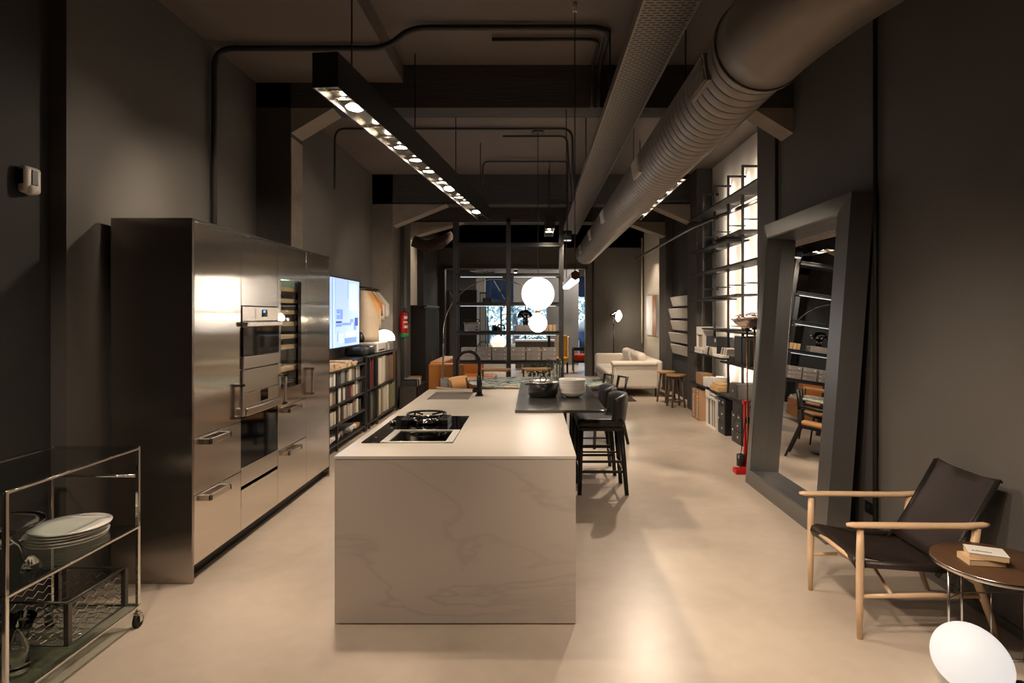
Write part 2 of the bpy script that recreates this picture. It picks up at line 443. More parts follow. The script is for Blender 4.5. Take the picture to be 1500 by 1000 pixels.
tr.box(-2.5, -2.42, 16.14, 16.42, 0, 2.98); tr.box(1.40, 1.46, 16.14, 16.42, 0, 2.98); tr.box(-2.5, 1.46, 16.14, 16.42, 2.92, 2.98)
struct(tr, 'trim_1', 'metal_grey')
# columns, beams, haunches
struct(B(-2.83, -2.33, 5.69, 5.98, 0, 4.1), 'column', 'column_dark')
sm = MB(); sm.box(-2.335, -2.325, 5.70, 5.97, 0, 3.36); struct(sm, 'trim_2', 'haunch_concrete')
struct(B(-2.83, -2.47, 10.4, 10.75, 0, 4.15), 'column.001', 'column_concrete')
struct(B(-2.83, -2.47, 10.75, 11.9, 0, 4.15), 'column.002', 'wall_taupe')
struct(MB().box(-2.47, -2.40, 11.0, 11.2, 0, 3.6), 'trim_3', 'metal_grey')
struct(B(2.74, 3.3, 9.98, 10.6, 0, 4.15), 'column.003', 'column_dark')
struct(B(2.87, 3.3, 12.9, 13.6, 0, 4.15), 'column.004', 'column_dark')
def beam(i, y0, y1, zb, zt):
    struct(B(-3.1, 3.2, y0, y1, zb, zt), 'beam' if i == 0 else 'beam.%03d' % i, 'beam_concrete')
beam(0, 5.69, 5.98, 3.64, 4.2); beam(1, 10.4, 10.7, 3.60, 4.2); beam(2, 13.0, 13.35, 3.70, 4.2)
def haunch(i, xa, za, xb, zb, y0, y1, ztop, m='haunch_concrete'):
    # haunch under a beam: slanted soffit from (xa,za) at the column to (xb,zb) at the beam
    mb = MB(); mb.prism([(xa, za), (xb, zb), (xb, ztop), (xa, ztop)], 'y', y0, y1); struct(mb, 'haunch.%03d' % i if i else 'haunch', m)
haunch(0, -2.40, 3.36, -1.93, 3.64, 5.70, 5.97, 3.66); haunch(1, 2.49, 3.40, 2.10, 3.64, 5.70, 5.97, 3.66)
haunch(2, -2.47, 3.22, -1.53, 3.60, 10.4, 10.7, 3.62); haunch(3, 2.76, 3.28, 2.02, 3.60, 10.4, 10.7, 3.62)
haunch(4, -2.75, 3.35, -1.55, 3.70, 13.0, 13.35, 3.72); haunch(5, 2.88, 3.38, 2.0, 3.70, 13.0, 13.35, 3.72)
# thin baseboard lines
bb = MB(); bb.box(2.478, 2.49, -2.0, 6.62, 0, .05); struct(bb, 'baseboard_right', 'wall_taupe')
# second room
w2 = MB()
w2.box(-5.2, -5.0, 16.4, 22.2, 0, 3.6); w2.box(4.4, 4.6, 16.4, 22.2, 0, 3.6)
w2.box(-5.2, -2.45, 16.4, 16.5, 0, 3.6); w2.box(1.42, 4.6, 16.4, 16.5, 0, 3.6)
struct(w2, 'wall_side', 'wall_taupe')
wf = MB()
struct(B(-5.0, -2.15, 22.0, 22.2, 0, 3.6), 'wall_street.001', 'wall_black'); wf.box(.62, 1.55, 22.0, 22.2, 0, 3.6); wf.box(2.4, 4.4, 22.0, 22.2, 0, 3.6)
wf.box(-2.15, .62, 22.0, 22.2, 0, .35); wf.box(-2.15, .62, 22.0, 22.2, 3.2, 3.6); wf.box(1.55, 2.4, 22.0, 22.2, 3.1, 3.6)
struct(wf, 'wall_street', 'wall_grey')
def window(i, x0, x1, z0, z1, nx):
    r = thing('window_%d' % i, ((x0+x1)/2, 22.1, z0)); r['kind'] = 'structure'
    f = MB(); t = .06
    f.box(x0, x1, 22.04, 22.12, z0, z0+t); f.box(x0, x1, 22.04, 22.12, z1-t, z1)
    for k in range(nx+1):
        x = x0+(x1-x0-t)*k/nx; f.box(x, x+t, 22.04, 22.12, z0+t, z1-t)
    f.build('window_frame', 'metal_black', r)
    B(x0+t, x1-t, 22.075, 22.083, z0+t, z1-t).build('pane', 'glass', r)
window(1, -2.15, .62, .35, 3.2, 3); window(2, 1.55, 2.4, 0, 3.1, 1)

# outside: trees, awning, motorcycle
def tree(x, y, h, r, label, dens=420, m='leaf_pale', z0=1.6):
    t = thing('street_tree', (x, y, -.05), label, 'tree')
    tr = MB(); P = [(x+.12*math.sin(k*1.7), y, -.05+h*k/6) for k in range(7)]
    tr.tube(P, [.17-.018*k for k in range(7)], 10)
    for k in range(5):
        a = k*2.2; tr.tube([P[3+k % 3], (x+1.0*math.cos(a), y+.7*math.sin(a), h*.8)], [.06, .02], 6)
    tr.build('trunk', 'bark', t)
    lf = MB()
    for k in range(dens):
        a, b, q = random.uniform(0, 2*PI), random.uniform(-1, 1), random.random()**.4
        c = Vector((x+r*q*math.cos(a)*math.sqrt(1-b*b), y+r*.7*q*math.sin(a), z0+h*.45+(h*.5)*q*b))
        n = Vector((random.gauss(0, 1), random.gauss(0, 1), random.gauss(0, 1))).normalized(); u = n.orthogonal().normalized(); v = n.cross(u)
        s_ = random.uniform(.06, .15)
        lf._add([c-u*s_, c+v*s_*.6, c+u*s_, c-v*s_*.6], [(0, 1, 2, 3)])
    lf.build('foliage', m, t)
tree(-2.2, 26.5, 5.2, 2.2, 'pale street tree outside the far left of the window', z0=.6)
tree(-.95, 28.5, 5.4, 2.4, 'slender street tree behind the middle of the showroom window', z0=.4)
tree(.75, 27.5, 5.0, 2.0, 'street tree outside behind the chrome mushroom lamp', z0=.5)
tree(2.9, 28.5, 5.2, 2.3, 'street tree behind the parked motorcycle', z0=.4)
hd = MB()
for k in range(2600):
    c = Vector((random.uniform(-6, 7), random.uniform(31, 33), random.uniform(0, 5.5)))
    n = Vector((random.gauss(0, 1), random.gauss(0, 1), random.gauss(0, 1))).normalized(); u = n.orthogonal().normalized(); v = n.cross(u); s_ = random.uniform(.10, .22)
    hd._add([c-u*s_, c+v*s_*.6, c+u*s_, c-v*s_*.6], [(0, 1, 2, 3)])
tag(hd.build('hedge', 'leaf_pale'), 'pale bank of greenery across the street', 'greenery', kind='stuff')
aw = thing('awning', (-.9, 22.3, 2.35), 'dark blue fabric awning outside the showroom window', 'awning')
MB().prism([(22.35, 3.25), (23.6, 2.38), (23.6, 2.34), (22.35, 3.20)], 'x', -1.95, .5).build('canopy', 'awning_blue', aw)
B(-1.95, .5, 23.58, 23.6, 2.12, 2.36).build('valance', 'awning_blue', aw)
MB().cyl((-1.5, 22.35, 2.95), (-1.15, 23.5, 2.3), .02, seg=8).build('folding_arm', 'plastic_white', aw)
aw2 = tag(MB().prism([(22.35, 3.1), (23.3, 2.42), (23.3, 2.38), (22.35, 3.05)], 'x', 1.5, 2.6).build('awning', 'awning_blue'), 'dark blue awning over the narrow right window', 'awning')
mo = thing('motorcycle', (2.05, 25.2, -.05), 'motorcycle parked outside the narrow right window', 'motorcycle')
for q, yy in enumerate((24.6, 25.9)):
    mm = MB(); Tt = Matrix.Translation((2.05, yy, .27)) @ Matrix.Rotation(R(90), 4, 'Y')
    mm.lathe([(.24, -.05), (.31, -.05), (.33, 0), (.31, .05), (.24, .05)], T=Tt, closed_prof=True)
    for k in range(6): mm.cyl((0, 0, 0), (.25*math.cos(k*PI/3), .25*math.sin(k*PI/3), 0), .012, seg=6, T=Tt)
    mm.build('wheel', 'rubber', mo)
MB().loft([[(2.05+.16*s*math.cos(a), y, z+.17*s*math.sin(a)) for a in [k*PI/5 for k in range(10)]] for y, z, s in ((24.55, .55, .3), (24.8, .75, .9), (25.1, .95, 1.1), (25.4, .75, 1.3), (25.8, .8, .9), (26.0, .85, .3))]).build('body', 'awning_blue', mo)
MB().tube([(1.7, 24.9, 1.12), (1.95, 24.8, 1.05), (2.15, 24.8, 1.05), (2.4, 24.9, 1.12)], .02, 8).build('handlebar', 'chrome', mo)
MB().loft([[(2.05+.2*s*math.cos(a), 24.65+.02*math.sin(a)+y, 1.1+z) for a in [k*PI/4 for k in range(8)]] for z, y, s in ((-.1, 0, 1), (.1, .05, 1), (.3, .15, .5))]).build('windshield', 'plastic_white', mo)
MB().box(1.93, 2.17, 25.3, 26.0, .88, .98, .04).build('saddle', 'leather_black', mo)

# ------------------------------------------------------------------ pipes and ceiling services
def pipe(pts, r, label, name='conduit_pipe', m='pipe_black', fr=.1):
    tag(MB().tube(fillet(pts, fr), r, 10).build(name, m), label, 'pipe')
pipe([(-2.62, 4.87, 0.02), (-2.62, 4.87, 3.84), (-1.20, 4.87, 3.84), (-1.02, 4.87, 4.01), (.62, 4.87, 4.01), (.62, 5.64, 4.0), (.62, 5.64, 3.62)], .024, 'thick black conduit rising behind the steel cabinets and crossing the ceiling', fr=.16)
pipe([(-.36, 5.1, 4.02), (.57, 5.1, 4.02), (.55, 5.6, 4.0), (.55, 5.62, 3.62)], .016, 'short thin black conduit on ceiling ending in mid air near the light bar', fr=.12)
pipe([(-2.60, 7.76, 3.3), (-2.60, 7.76, 4.09), (.50, 7.76, 4.09), (.52, 7.76, 3.2)], .016, 'thin black conduit crossing the ceiling just before the globe pendant canopy', fr=.14)
pipe([(-.42, 8.05, 4.08), (.45, 8.05, 4.08), (.5, 8.05, 3.2)], .014, 'thin black conduit on the ceiling beside the globe pendant canopy', fr=.1)
pipe([(-.80, 9.3, 3.7), (-.80, 9.3, 4.06), (.55, 9.3, 4.06), (.55, 9.3, 3.3)], .014, 'small black conduit loop in front of the second beam', fr=.1)
pipe([(2.46, 4.28, .02), (2.46, 4.28, 4.03)], .016, 'vertical black conduit on right wall behind the leaning mirror')
pipe([(2.46, 6.02, .02), (2.46, 6.02, 4.03)], .018, 'vertical black conduit at the far end of the right near wall')
pipe([(2.93, 6.9, 3.14), (2.90, 7.7, 3.14), (2.69, 10.1, 3.14), (2.69, 15.6, 3.14)], .028, 'grey sprinkler pipe running past the concrete column on the right', m='metal_grey', fr=.2)

pipe([(1.62, 16.17, .02), (1.62, 16.17, 4.1)], .018, 'thin vertical dark pipe on the far wall right of the opening')
pipe([(2.93, 16.1, .9), (2.93, 16.1, 3.75)], .022, 'thin pale vertical pipe in the corner beside the cream wall', m='wall_cream')
# light bars
def light_bar(x0, y0, x1, y1, zb, w, h, lamps, label, rods):
    d = Vector((x1-x0, y1-y0, 0)); L = d.length; a = math.atan2(d.y, d.x)-PI/2
    T0 = Matrix.Translation((x0, y0, zb)) @ Matrix.Rotation(a, 4, 'Z')
    r = thing('light_bar', (x0, y0, zb), label, 'ceiling light')
    b = MB(); hw = w/2
    b.box(-hw, -hw+.006, 0, L, 0, h, T=T0); b.box(hw-.006, hw, 0, L, 0, h, T=T0); b.box(-hw, hw, 0, L, h-.006, h, T=T0)
    b.box(-hw, hw, -.006, 0, 0, h, T=T0); b.box(-hw, hw, L, L+.006, 0, h, T=T0)
    b.build('housing', 'metal_black', r)
    i = MB(); i.box(-hw+.008, hw-.008, .004, L-.004, .055, .062, T=T0)
    i.box(-hw+.006, -hw+.010, .004, L-.004, .001, .06, T=T0); i.box(hw-.010, hw-.006, .004, L-.004, .001, .06, T=T0)
    i.build('reflector_tray', 'reflector', r)
    for (t, tx, ty) in lamps:
        Tl = T0 @ Matrix.Translation((0, t, .036)) @ Matrix.Rotation(R(tx), 4, 'X') @ Matrix.Rotation(R(ty), 4, 'Y')
        k = MB().lathe([(.040, .012), (.058, .016), (.067, .0), (.067, -.008), (.062, -.008), (.058, 0), (.030, .006)], T=Tl, seg=20).build('lamp', 'chrome', r)
        kk = MB().lathe([(0, -.006), (.059, -.006)], T=Tl, seg=20).build('lens', 'lamp_disc', k)
    for (x, y) in rods:
        MB().cyl((x, y, zb+h), (x, y, 4.05 if y < 5.69 else 4.12), .006, seg=8).build('suspension_rod', 'metal_black', r)
    return r
YS = [3.78, 3.93, 4.09, 4.5, 4.76, 5.06, 5.47, 5.9, 6.38, 6.7, 7.19, 7.52, 8.2]
TX = [28, 24, -10, 26, 30, 5, 3, 3, 8, -20, 6, 2, -15]
light_bar(-1.28, 3.65, -.74, 8.7, 3.05, .165, .215, [((y-3.65)*1.006, tx*.8, 0) for y, tx in zip(YS, TX)], 'long black suspended light bar with a row of round spots on the left',
          [(-1.22, 3.98), (-1.09, 5.45), (-.92, 7.0), (-.765, 8.5)])
light_bar(1.50, 6.1, 1.50, 8.7, 3.05, .14, .2, [(.3, 10, 0), (.8, 0, 0), (1.3, 0, 0), (1.8, 10, 0), (2.3, 0, 0)], 'black light bar half hidden behind the round duct on the right', [(1.5, 6.4), (1.5, 8.4)])
light_bar(.25, 9.2, .25, 10.15, 3.0, .15, .2, [(.12, 25, 0), (.32, 25, 0), (.6, 0, 0)], 'short black light bar seen end on above the shelving unit', [(.25, 9.4), (.25, 10.0)])
s2 = thing('cylinder_spotlight', (.55, 9.7, 2.86), 'small black cylinder spotlight below the cable tray end', 'ceiling light')
MB().cyl((.55, 9.7, 2.88), (.55, 9.7, 3.03), .075, seg=24).build('body', 'metal_black', s2)
MB().cyl((.55, 9.7, 2.87), (.55, 9.7, 2.885), .06, seg=24).build('lens', 'opal_soft', s2)
MB().cyl((.55, 9.7, 3.03), (.55, 9.7, 4.12), .008, seg=8).build('suspension_rod', 'metal_black', s2)

# cable tray
ct = thing('cable_tray', (.81, -1.6, 3.5), 'long perforated metal cable tray suspended under the ceiling beside the duct', 'cable tray')
B(.65, .97, -1.6, 13.5, 3.5, 3.505).build('bottom', 'tray_slots', ct)
sd = MB(); sd.box(.64, .65, -1.6, 13.5, 3.49, 3.57); sd.box(.97, .98, -1.6, 13.5, 3.49, 3.57)
sd.build('side_rail', 'tray_metal', ct)
for y in (1.2, 3.4, 5.0, 7.3, 9.6, 11.8): MB().cyl((.64, y, 3.55), (.64, y, 4.05 if y < 5.7 else 4.12), .007, seg=8).build('suspension_rod', 'metal_black', ct)

# round duct
DX, DZ, DR = 1.176, 3.05, .23
du = thing('ventilation_duct', (DX, 8, DZ), 'large round corrugated ventilation duct running the length of the showroom', 'duct')
d = MB(); rings = []; y = 3.06
def ring(c, n, r, seg=40):
    n = n.normalized(); u = Vector((0, 0, 1)); u = (u-n*u.dot(n)).normalized(); v = n.cross(u)
    return [c+u*r*math.cos(2*PI*k/seg)+v*r*math.sin(2*PI*k/seg) for k in range(seg)]
while y < 13.55:
    V = Vector((0, 1, 0))
    d.loft([ring(Vector((DX, y+q, DZ)), V, rr, 56) for q, rr in ((0, DR-.003), (.008, DR), (.082, DR), (.090, DR-.003))], cap=False)
    d.loft([ring(Vector((DX, y+q, DZ)), V, rr, 56) for q, rr in ((.090, DR-.003), (.0915, DR-.016), (.0985, DR-.016), (.100, DR-.003))], cap=False, m=None)
    y += .100
rings.append(ring(Vector((DX, y-.003, DZ)), Vector((0, 1, 0)), DR))
rings.append(ring(Vector((DX, y+.03, DZ)), Vector((0, 1, 0)), DR*.93)); rings.append(ring(Vector((DX, y+.06, DZ)), Vector((0, 1, 0)), DR*.7))
d.loft(rings); d.build('corrugated_section', 'duct_metal', du)
e = MB(); P = [(DX, 3.06, DZ), (DX+.02, 2.8, 3.06), (DX+.10, 2.5, 3.09), (DX+.26, 2.22, 3.14), (DX+.5, 1.98, 3.2), (DX+.8, 1.8, 3.27), (DX+1.2, 1.6, 3.36), (DX+1.45, 1.47, 3.42)]
P = fillet(P, .12, 4)
e.tube(P, DR+.012, 40); e.build('elbow', 'duct_metal', du)
for c, n in (((DX, 3.05, DZ), (0, 1, 0)), ((DX+.47, 2.005, 3.192), (.8, -.62, .2))):
    a = ring(Vector(c), Vector(n), DR+.02); b2 = ring(Vector(c)+Vector(n).normalized()*.03, Vector(n), DR+.02); MB().loft([a, b2]).build('collar', 'duct_metal', du)
for (yy, L) in ((3.42, .34), (5.5, .32), (8.2, .32), (10.1, .3), (12.2, .3)):
    g = MB(); T = Matrix.Translation((DX-.230, yy, DZ-.038)) @ Matrix.Rotation(R(-9), 4, 'Y')
    g.box(-.010, .02, -L/2, L/2, -.075, .075, T=T)
    for k in range(11): g.box(-.018, -.010, -L/2+.02, L/2-.02, -.064+.012*k, -.058+.012*k, T=T)
    g.build('vent_grille', 'grille' if yy < 5 else 'panel_sample', du)
dh = MB()
for yy in (4.6, 7.0, 9.5, 12): dh.cyl((DX, yy, DZ+.2), (DX, yy, 4.05 if yy < 5.7 else 4.1), .006, seg=8)
dh.build('hanger_rod', 'metal_black', du)

# ------------------------------------------------------------------ tall steel cabinets
XF, XB = -2.10, -2.60
yb = [3.67, 4.26, 4.87, 5.48, 6.09]
def drawer_front(par, y0, y1, z0, z1, hy0, hy1, m='steel_front'):
    dr = B(XF-.018, XF, y0+.002, y1-.002, z0, z1, .002).build('drawer', m, par)
    h = MB(); zt = z1-.025
    h.box(XF+.030, XF+.045, hy0, hy1, zt-.035, zt, .002); h.box(XF, XF+.045, hy0, hy0+.018, zt-.035, zt); h.box(XF, XF+.045, hy1-.018, hy1, zt-.035, zt)
    h.build('handle', 'steel_satin', dr)
def vhandle(par, y):
    h = MB(); h.box(XF+.028, XF+.046, y-.018, y+.018, .915, 1.165, .002)
    h.box(XF, XF+.046, y-.018, y+.018, .915, .935); h.box(XF, XF+.046, y-.018, y+.018, 1.145, 1.165)
    h.build('handle', 'steel_satin', par)
def carcass(par, y0, y1):
    c = MB(); xb = XF-.02; XB = -2.60 if y1 < 5.6 else -2.31
    c.box(XB, xb, y0, y0+.016, .10, 2.23); c.box(XB, xb, y1-.016, y1, .10, 2.23); c.box(XB, XB+.01, y0, y1, .1, 2.23)
    c.box(XB, xb, y0, y1, .10, .116); c.box(XB, XF, y0, y1, 2.235, 2.25)
    c.build('body', 'fridge_dark', par)
    B(XB, XF-.07, y0, y1, 0.0, .10).build('plinth', 'metal_black', par)
labs = ['nearest tall stainless steel cabinet with a door above two drawers', 'tall stainless steel cabinet housing the two built-in ovens', 'tall stainless steel cabinet around the glazed wine cooler', 'farthest tall stainless steel cabinet with one full height door']
cabs = []
for i in range(4):
    c = thing('tall_cabinet', (XF-.25, (yb[i]+yb[i+1])/2, 0), labs[i], 'cabinet', 'stainless steel tall cabinets in a row')
    carcass(c, yb[i], yb[i+1]); cabs.append(c)
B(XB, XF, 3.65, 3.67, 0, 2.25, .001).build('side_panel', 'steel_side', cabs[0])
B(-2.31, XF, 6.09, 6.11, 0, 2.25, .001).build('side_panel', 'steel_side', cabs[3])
for c, y0, y1, z0, z1, hy in ((cabs[0], yb[0], yb[1], .893, 2.233, 4.21), (cabs[3], yb[3], yb[4], .105, 2.233, 5.54)):
    dd = B(XF-.018, XF, y0+.002, y1-.002, z0, z1, .002).build('door', 'steel_front', c); vhandle(dd, hy)
drawer_front(cabs[0], yb[0], yb[1], .535, .889, 3.78, 4.04); drawer_front(cabs[0], yb[0], yb[1], .105, .531, 3.78, 4.04)
drawer_front(cabs[2], yb[2], yb[3], .535, .889, 5.0, 5.27); drawer_front(cabs[2], yb[2], yb[3], .105, .531, 5.0, 5.27)
# ovens cabinet
c = cabs[1]; y0, y1 = yb[1], yb[2]
B(XF-.018, XF, y0+.002, y1-.002, 1.722, 2.233, .002).build('door', 'steel_front', c)
B(XF-.018, XF, y0+.002, y1-.002, .42, .552, .002).build('drawer', 'steel_front', c)
B(XF-.018, XF, y0+.002, y1-.002, .105, .395, .002).build('drawer', 'steel_front', c)
B(XF-.016, XF-.004, y0+.004, y1-.004, .556, .905).build('black_glass_panel', 'glass_black', c)
ym = (y0+y1)/2
ov = thing('oven', (XF-.2, ym, 1.26), 'upper built-in oven with glass door and blue display', 'oven')
B(XF-.40, XF-.002, y0+.018, y1-.018, 1.262, 1.718, .003).build('body', 'fridge_dark', ov)
pn = B(XF-.002, XF+.008, y0+.006, y1-.006, 1.61, 1.716, .002).build('control_panel', 'steel_satin', ov)
B(XF+.008, XF+.010, ym-.10, ym+.12, 1.628, 1.70).build('touch_field', 'steel_satin', pn)
ds = B(XF+.010, XF+.012, ym+.0, ym+.09, 1.64, 1.695).build('display', 'glass_black', pn)
B(XF+.012, XF+.013, ym+.02, ym+.055, 1.672, 1.690).build('readout', 'display_blue', pn)
dg = MB(); dg.box(XF-.002, XF+.014, y0+.006, y1-.006, 1.355, 1.565, .002); dg.build('glass_door', 'glass_black', ov)
B(XF-.002, XF+.016, y0+.006, y1-.006, 1.262, 1.352, .003).build('door_trim', 'steel_satin', ov)
hb = MB(); hb.box(XF-.002, XF+.045, y0+.006, y1-.006, 1.568, 1.606, .006); hb.build('handle', 'steel_satin', ov)
ov = thing('oven', (XF-.2, ym, .91), 'lower steel oven with a tiny square window', 'oven')
B(XF-.40, XF-.002, y0+.018, y1-.018, .912, 1.255, .003).build('body', 'fridge_dark', ov)
B(XF-.002, XF+.014, y0+.006, y1-.006, 1.09, 1.255, .002).build('upper_panel', 'steel_satin', ov)
B(XF-.002, XF+.018, y0+.006, y1-.006, .985, 1.087, .002).build('door', 'steel_satin', ov)
B(XF+.018, XF+.020, ym-.035, ym+.085, 1.0, 1.085).build('window', 'glass_black', ov)
B(XF-.002, XF+.045, y0+.006, y1-.006, .925, .982, .008).build('handle', 'steel_satin', ov)
# wine cooler
c = cabs[2]; y0, y1 = yb[2], yb[3]
ft = MB(); ft.box(XF-.018, XF, y0+.002, y1-.002, 1.955, 2.233); ft.box(XF-.018, XF, y0+.002, y1-.002, .893, 1.035)
ft.box(XF-.018, XF, y0+.002, y0+.06, 1.035, 1.955); ft.box(XF-.018, XF, y1-.13, y1-.002, 1.035, 1.955)
dd = ft.build('door', 'steel_front', c); vhandle(dd, 4.93)
wc = thing('wine_cooler', (XF-.25, (y0+y1)/2, 1.04), 'glass fronted wine cooler with wooden shelves built into steel cabinet', 'wine cooler')
B(XF-.014, XF-.006, y0+.064, y1-.134, 1.04, 1.95).build('glass', 'glass', wc)
fr = MB(); fr.box(XF-.03, XF+.006, y1-.20, y1-.132, 1.037, 1.953, .002); fr.build('frame', 'chrome_dark', wc)
lin = MB(); lin.box(XB+.02, XB+.03, y0+.02, y1-.02, 1.0, 1.98); lin.box(XB+.03, XF-.04, y0+.02, y0+.03, 1.0, 1.98); lin.box(XB+.03, XF-.04, y1-.14, y1-.13, 1.0, 1.98)
lin.box(XB+.03, XF-.04, y0+.03, y1-.14, 1.0, 1.01); lin.build('liner', 'wall_grey', wc)
B(XB+.03, XF-.05, y0+.03, y1-.14, 1.965, 1.975).build('light_panel', 'cooler_light', wc)
B(XB+.03, XB+.035, y0+.03, y1-.14, 1.20, 1.29).build('light_panel', 'cooler_light', wc)
for z in (1.86, 1.76, 1.66, 1.56, 1.45, 1.36, 1.17): B(XB+.04, XF-.035, y0+.035, y1-.15, z, z+.035).build('shelf', 'wood_pale', wc)
for k, z in enumerate((1.82, 1.72, 1.62, 1.41, 1.215)):
    for q in range(3):
        yy = y0+.10+.12*q; bo = MB(); T = Matrix.Translation((XF-.10, yy, z-.001)) @ Matrix.Rotation(R(-90), 4, 'Y')
        bo.lathe([(0, 0), (.014, 0), (.014, .06), (.03, .10), (.03, .26), (0, .27)], T=T, seg=12)
        nm = ['left', 'middle', 'right'][q]; sh = ['top', 'second', 'third', 'sixth', 'lowest'][k]
        tag(bo.build('wine_bottle', 'glass_black'), '%s dark wine bottle lying on the %s wine cooler shelf' % (nm, sh), 'wine bottle', 'bottles in the wine cooler')

# ------------------------------------------------------------------ island
ix0, ix1, iy0, iy1 = -1.064, .224, 3.17, 6.04
isl = thing('kitchen_island', ((ix0+ix1)/2, (iy0+iy1)/2, 0), 'large marble kitchen island with pale worktop, gas hob and sink', 'kitchen island')
pb = MB(); pb.box(ix0, ix1, iy0, iy0+.02, .008, .880, .001); pb.build('end_panel', 'marble_white', isl)
pb = MB(); pb.box(ix0, ix1, iy1-.02, iy1, .008, .880, .001); pb.build('end_panel', 'marble_white', isl)
pb = MB(); pb.box(ix1-.02, ix1, iy0+.021, iy1-.021, .008, .880); pb.build('side_panel', 'marble_white', isl)
pb = MB()
for k in range(4):
    a = iy0+.021+k*.7065; pb.box(ix0, ix0+.02, a, a+.7045, .10, .880)
pb.build('cabinet_fronts', 'marble_white', isl)
pb = MB(); pb.box(ix0+.02, ix1-.02, iy0+.02, iy1-.02, 0, .10); pb.box(ix0+.012, ix1-.012, iy0+.012, iy1-.012, .880, .884); pb.build('shadow_gap', 'island_groove', isl)
sx0, sx1, sy0, sy1 = -.96, -.587, 5.32, 5.83
wt = MB(); z0, z1 = .884, .90
wt.box(ix0-.002, ix1+.002, iy0-.002, sy0, z0, z1); wt.box(ix0-.002, sx0, sy0, sy1, z0, z1); wt.box(sx1, ix1+.002, sy0, sy1, z0, z1); wt.box(ix0-.002, ix1+.002, sy1, iy1, z0, z1)
wt.build('worktop', 'worktop', isl)
sk = MB(); t = .012
sk.box(sx0-t, sx1+t, sy0-t, sy1+t, .66, .67); sk.box(sx0-t, sx0, sy0, sy1, .67, .884); sk.box(sx1, sx1+t, sy0, sy1, .67, .884); sk.box(sx0, sx1, sy0-t, sy0, .67, .884); sk.box(sx0, sx1, sy1, sy1+t, .67, .884)
skb = sk.build('sink_basin', 'steel_satin', isl)
MB().cyl(((sx0+sx1)/2, 5.6, .67), ((sx0+sx1)/2, 5.6, .675), .045, seg=20).build('drain', 'chrome', skb)
MB().box(sx0, sx1, sy1-.02, sy1, .845, .862).build('ledge', 'metal_grey', skb)
fa = thing('faucet', (-.51, 5.56, .90), 'tall black gooseneck faucet arching over the island sink', 'faucet')
MB().box(-.545, -.475, 5.53, 5.59, .90, .915, .004).cyl((-.51, 5.56, .915), (-.51, 5.56, 1.09), .026, seg=20).build('base', 'metal_black', fa)
MB().tube([(-.51, 5.56, 1.09), (-.51, 5.56, 1.21)]+arc(-.614, 1.21, .104, 0, 180, 14, y=5.56)+[(-.718, 5.56, 1.21), (-.718, 5.56, 1.09)], .0155, 14).build('spout', 'metal_black', fa)
MB().cyl((-.52, 5.545, .97), (-.55, 5.50, .975), .011, seg=10).box(-.57, -.515, 5.515, 5.535, .935, .965, .003).build('handle', 'metal_black', fa)
# hob
hx0, hx1 = -1.015, -.477
hob = thing('gas_hob', ((hx0+hx1)/2, 4.1, .90), 'black glass wok gas hob set into the island worktop', 'gas hob')
B(hx0, hx1, 3.86, 4.41, .90, .906, .002).build('glass_plate', 'glass_black', hob)
cxh, cyh = -.745, 4.13
MB().lathe([(.045, 0), (.10, 0), (.105, .02), (.085, .035), (.05, .04), (.045, .02)], (cxh, cyh, .906), closed_prof=True).build('burner_ring', 'chrome', hob)
MB().lathe([(0, 0), (.035, 0), (.038, .03), (0, .045)], (cxh, cyh, .908)).build('burner_cap', 'chrome_dark', hob)
gr = MB(); gr.lathe([(.125, .055), (.137, .058), (.137, .068), (.125, .066)], (cxh, cyh, .906), closed_prof=True, seg=40)
for k in range(4):
    a = R(45+90*k); ca, sa = math.cos(a), math.sin(a)
    gr.tube([(cxh+.16*ca, cyh+.16*sa, .908), (cxh+.14*ca, cyh+.14*sa, .965), (cxh+.05*ca, cyh+.05*sa, .958)], .007, 8)
gr.build('pan_support', 'metal_black', hob)
tr = MB()
for sx in (-1, 1): tr.box(cxh+sx*.13-.03, cxh+sx*.13+.03, cyh-.10, cyh+.10, .906, .945, .004)
tr.build('support_block', 'metal_black', hob)
for k, (x, y) in enumerate([(-.967, 4.07)]): MB().cyl((x, y, .906), (x, y, .93), .02, seg=20).build('knob', 'steel_satin', hob)
tp = thing('teppanyaki_grill', (-.70, 3.66, .90), 'steel framed griddle plate nearest the front edge of island', 'griddle')
B(hx0, -.905, 3.49, 3.858, .90, .906, .002).build('control_glass', 'glass_black', tp)
f4 = MB(); a0, a1, b0, b1 = -.903, -.477, 3.49, 3.858
f4.box(a0, a1, b0, b0+.012, .90, .910, .002); f4.box(a0, a1, b1-.012, b1, .90, .910, .002); f4.box(a0, a0+.045, b0, b1, .90, .909, .003); f4.box(a1-.045, a1, b0, b1, .90, .909, .003)
f4.build('frame', 'alu_light', tp)
B(a0+.045, a1-.045, b0+.012, b1-.012, .90, .904).build('hotplate', 'chrome_dark', tp)
MB().cyl((-.965, 3.63, .906), (-.965, 3.63, .9075), .008, seg=12).build('touch_dot', 'steel_satin', tp)

# bar table slab
bt = thing('bar_counter', (.22, 5.5, .90), 'thin dark metal breakfast counter resting on the island corner', 'counter')
B(-.145, .56, 4.57, 6.5, .90, .922, .002).build('slab', 'steel_slab', bt)
lg = MB(); lg.box(.30, .34, 6.30, 6.46, 0, .90); lg.build('support_leg', 'metal_black', bt)
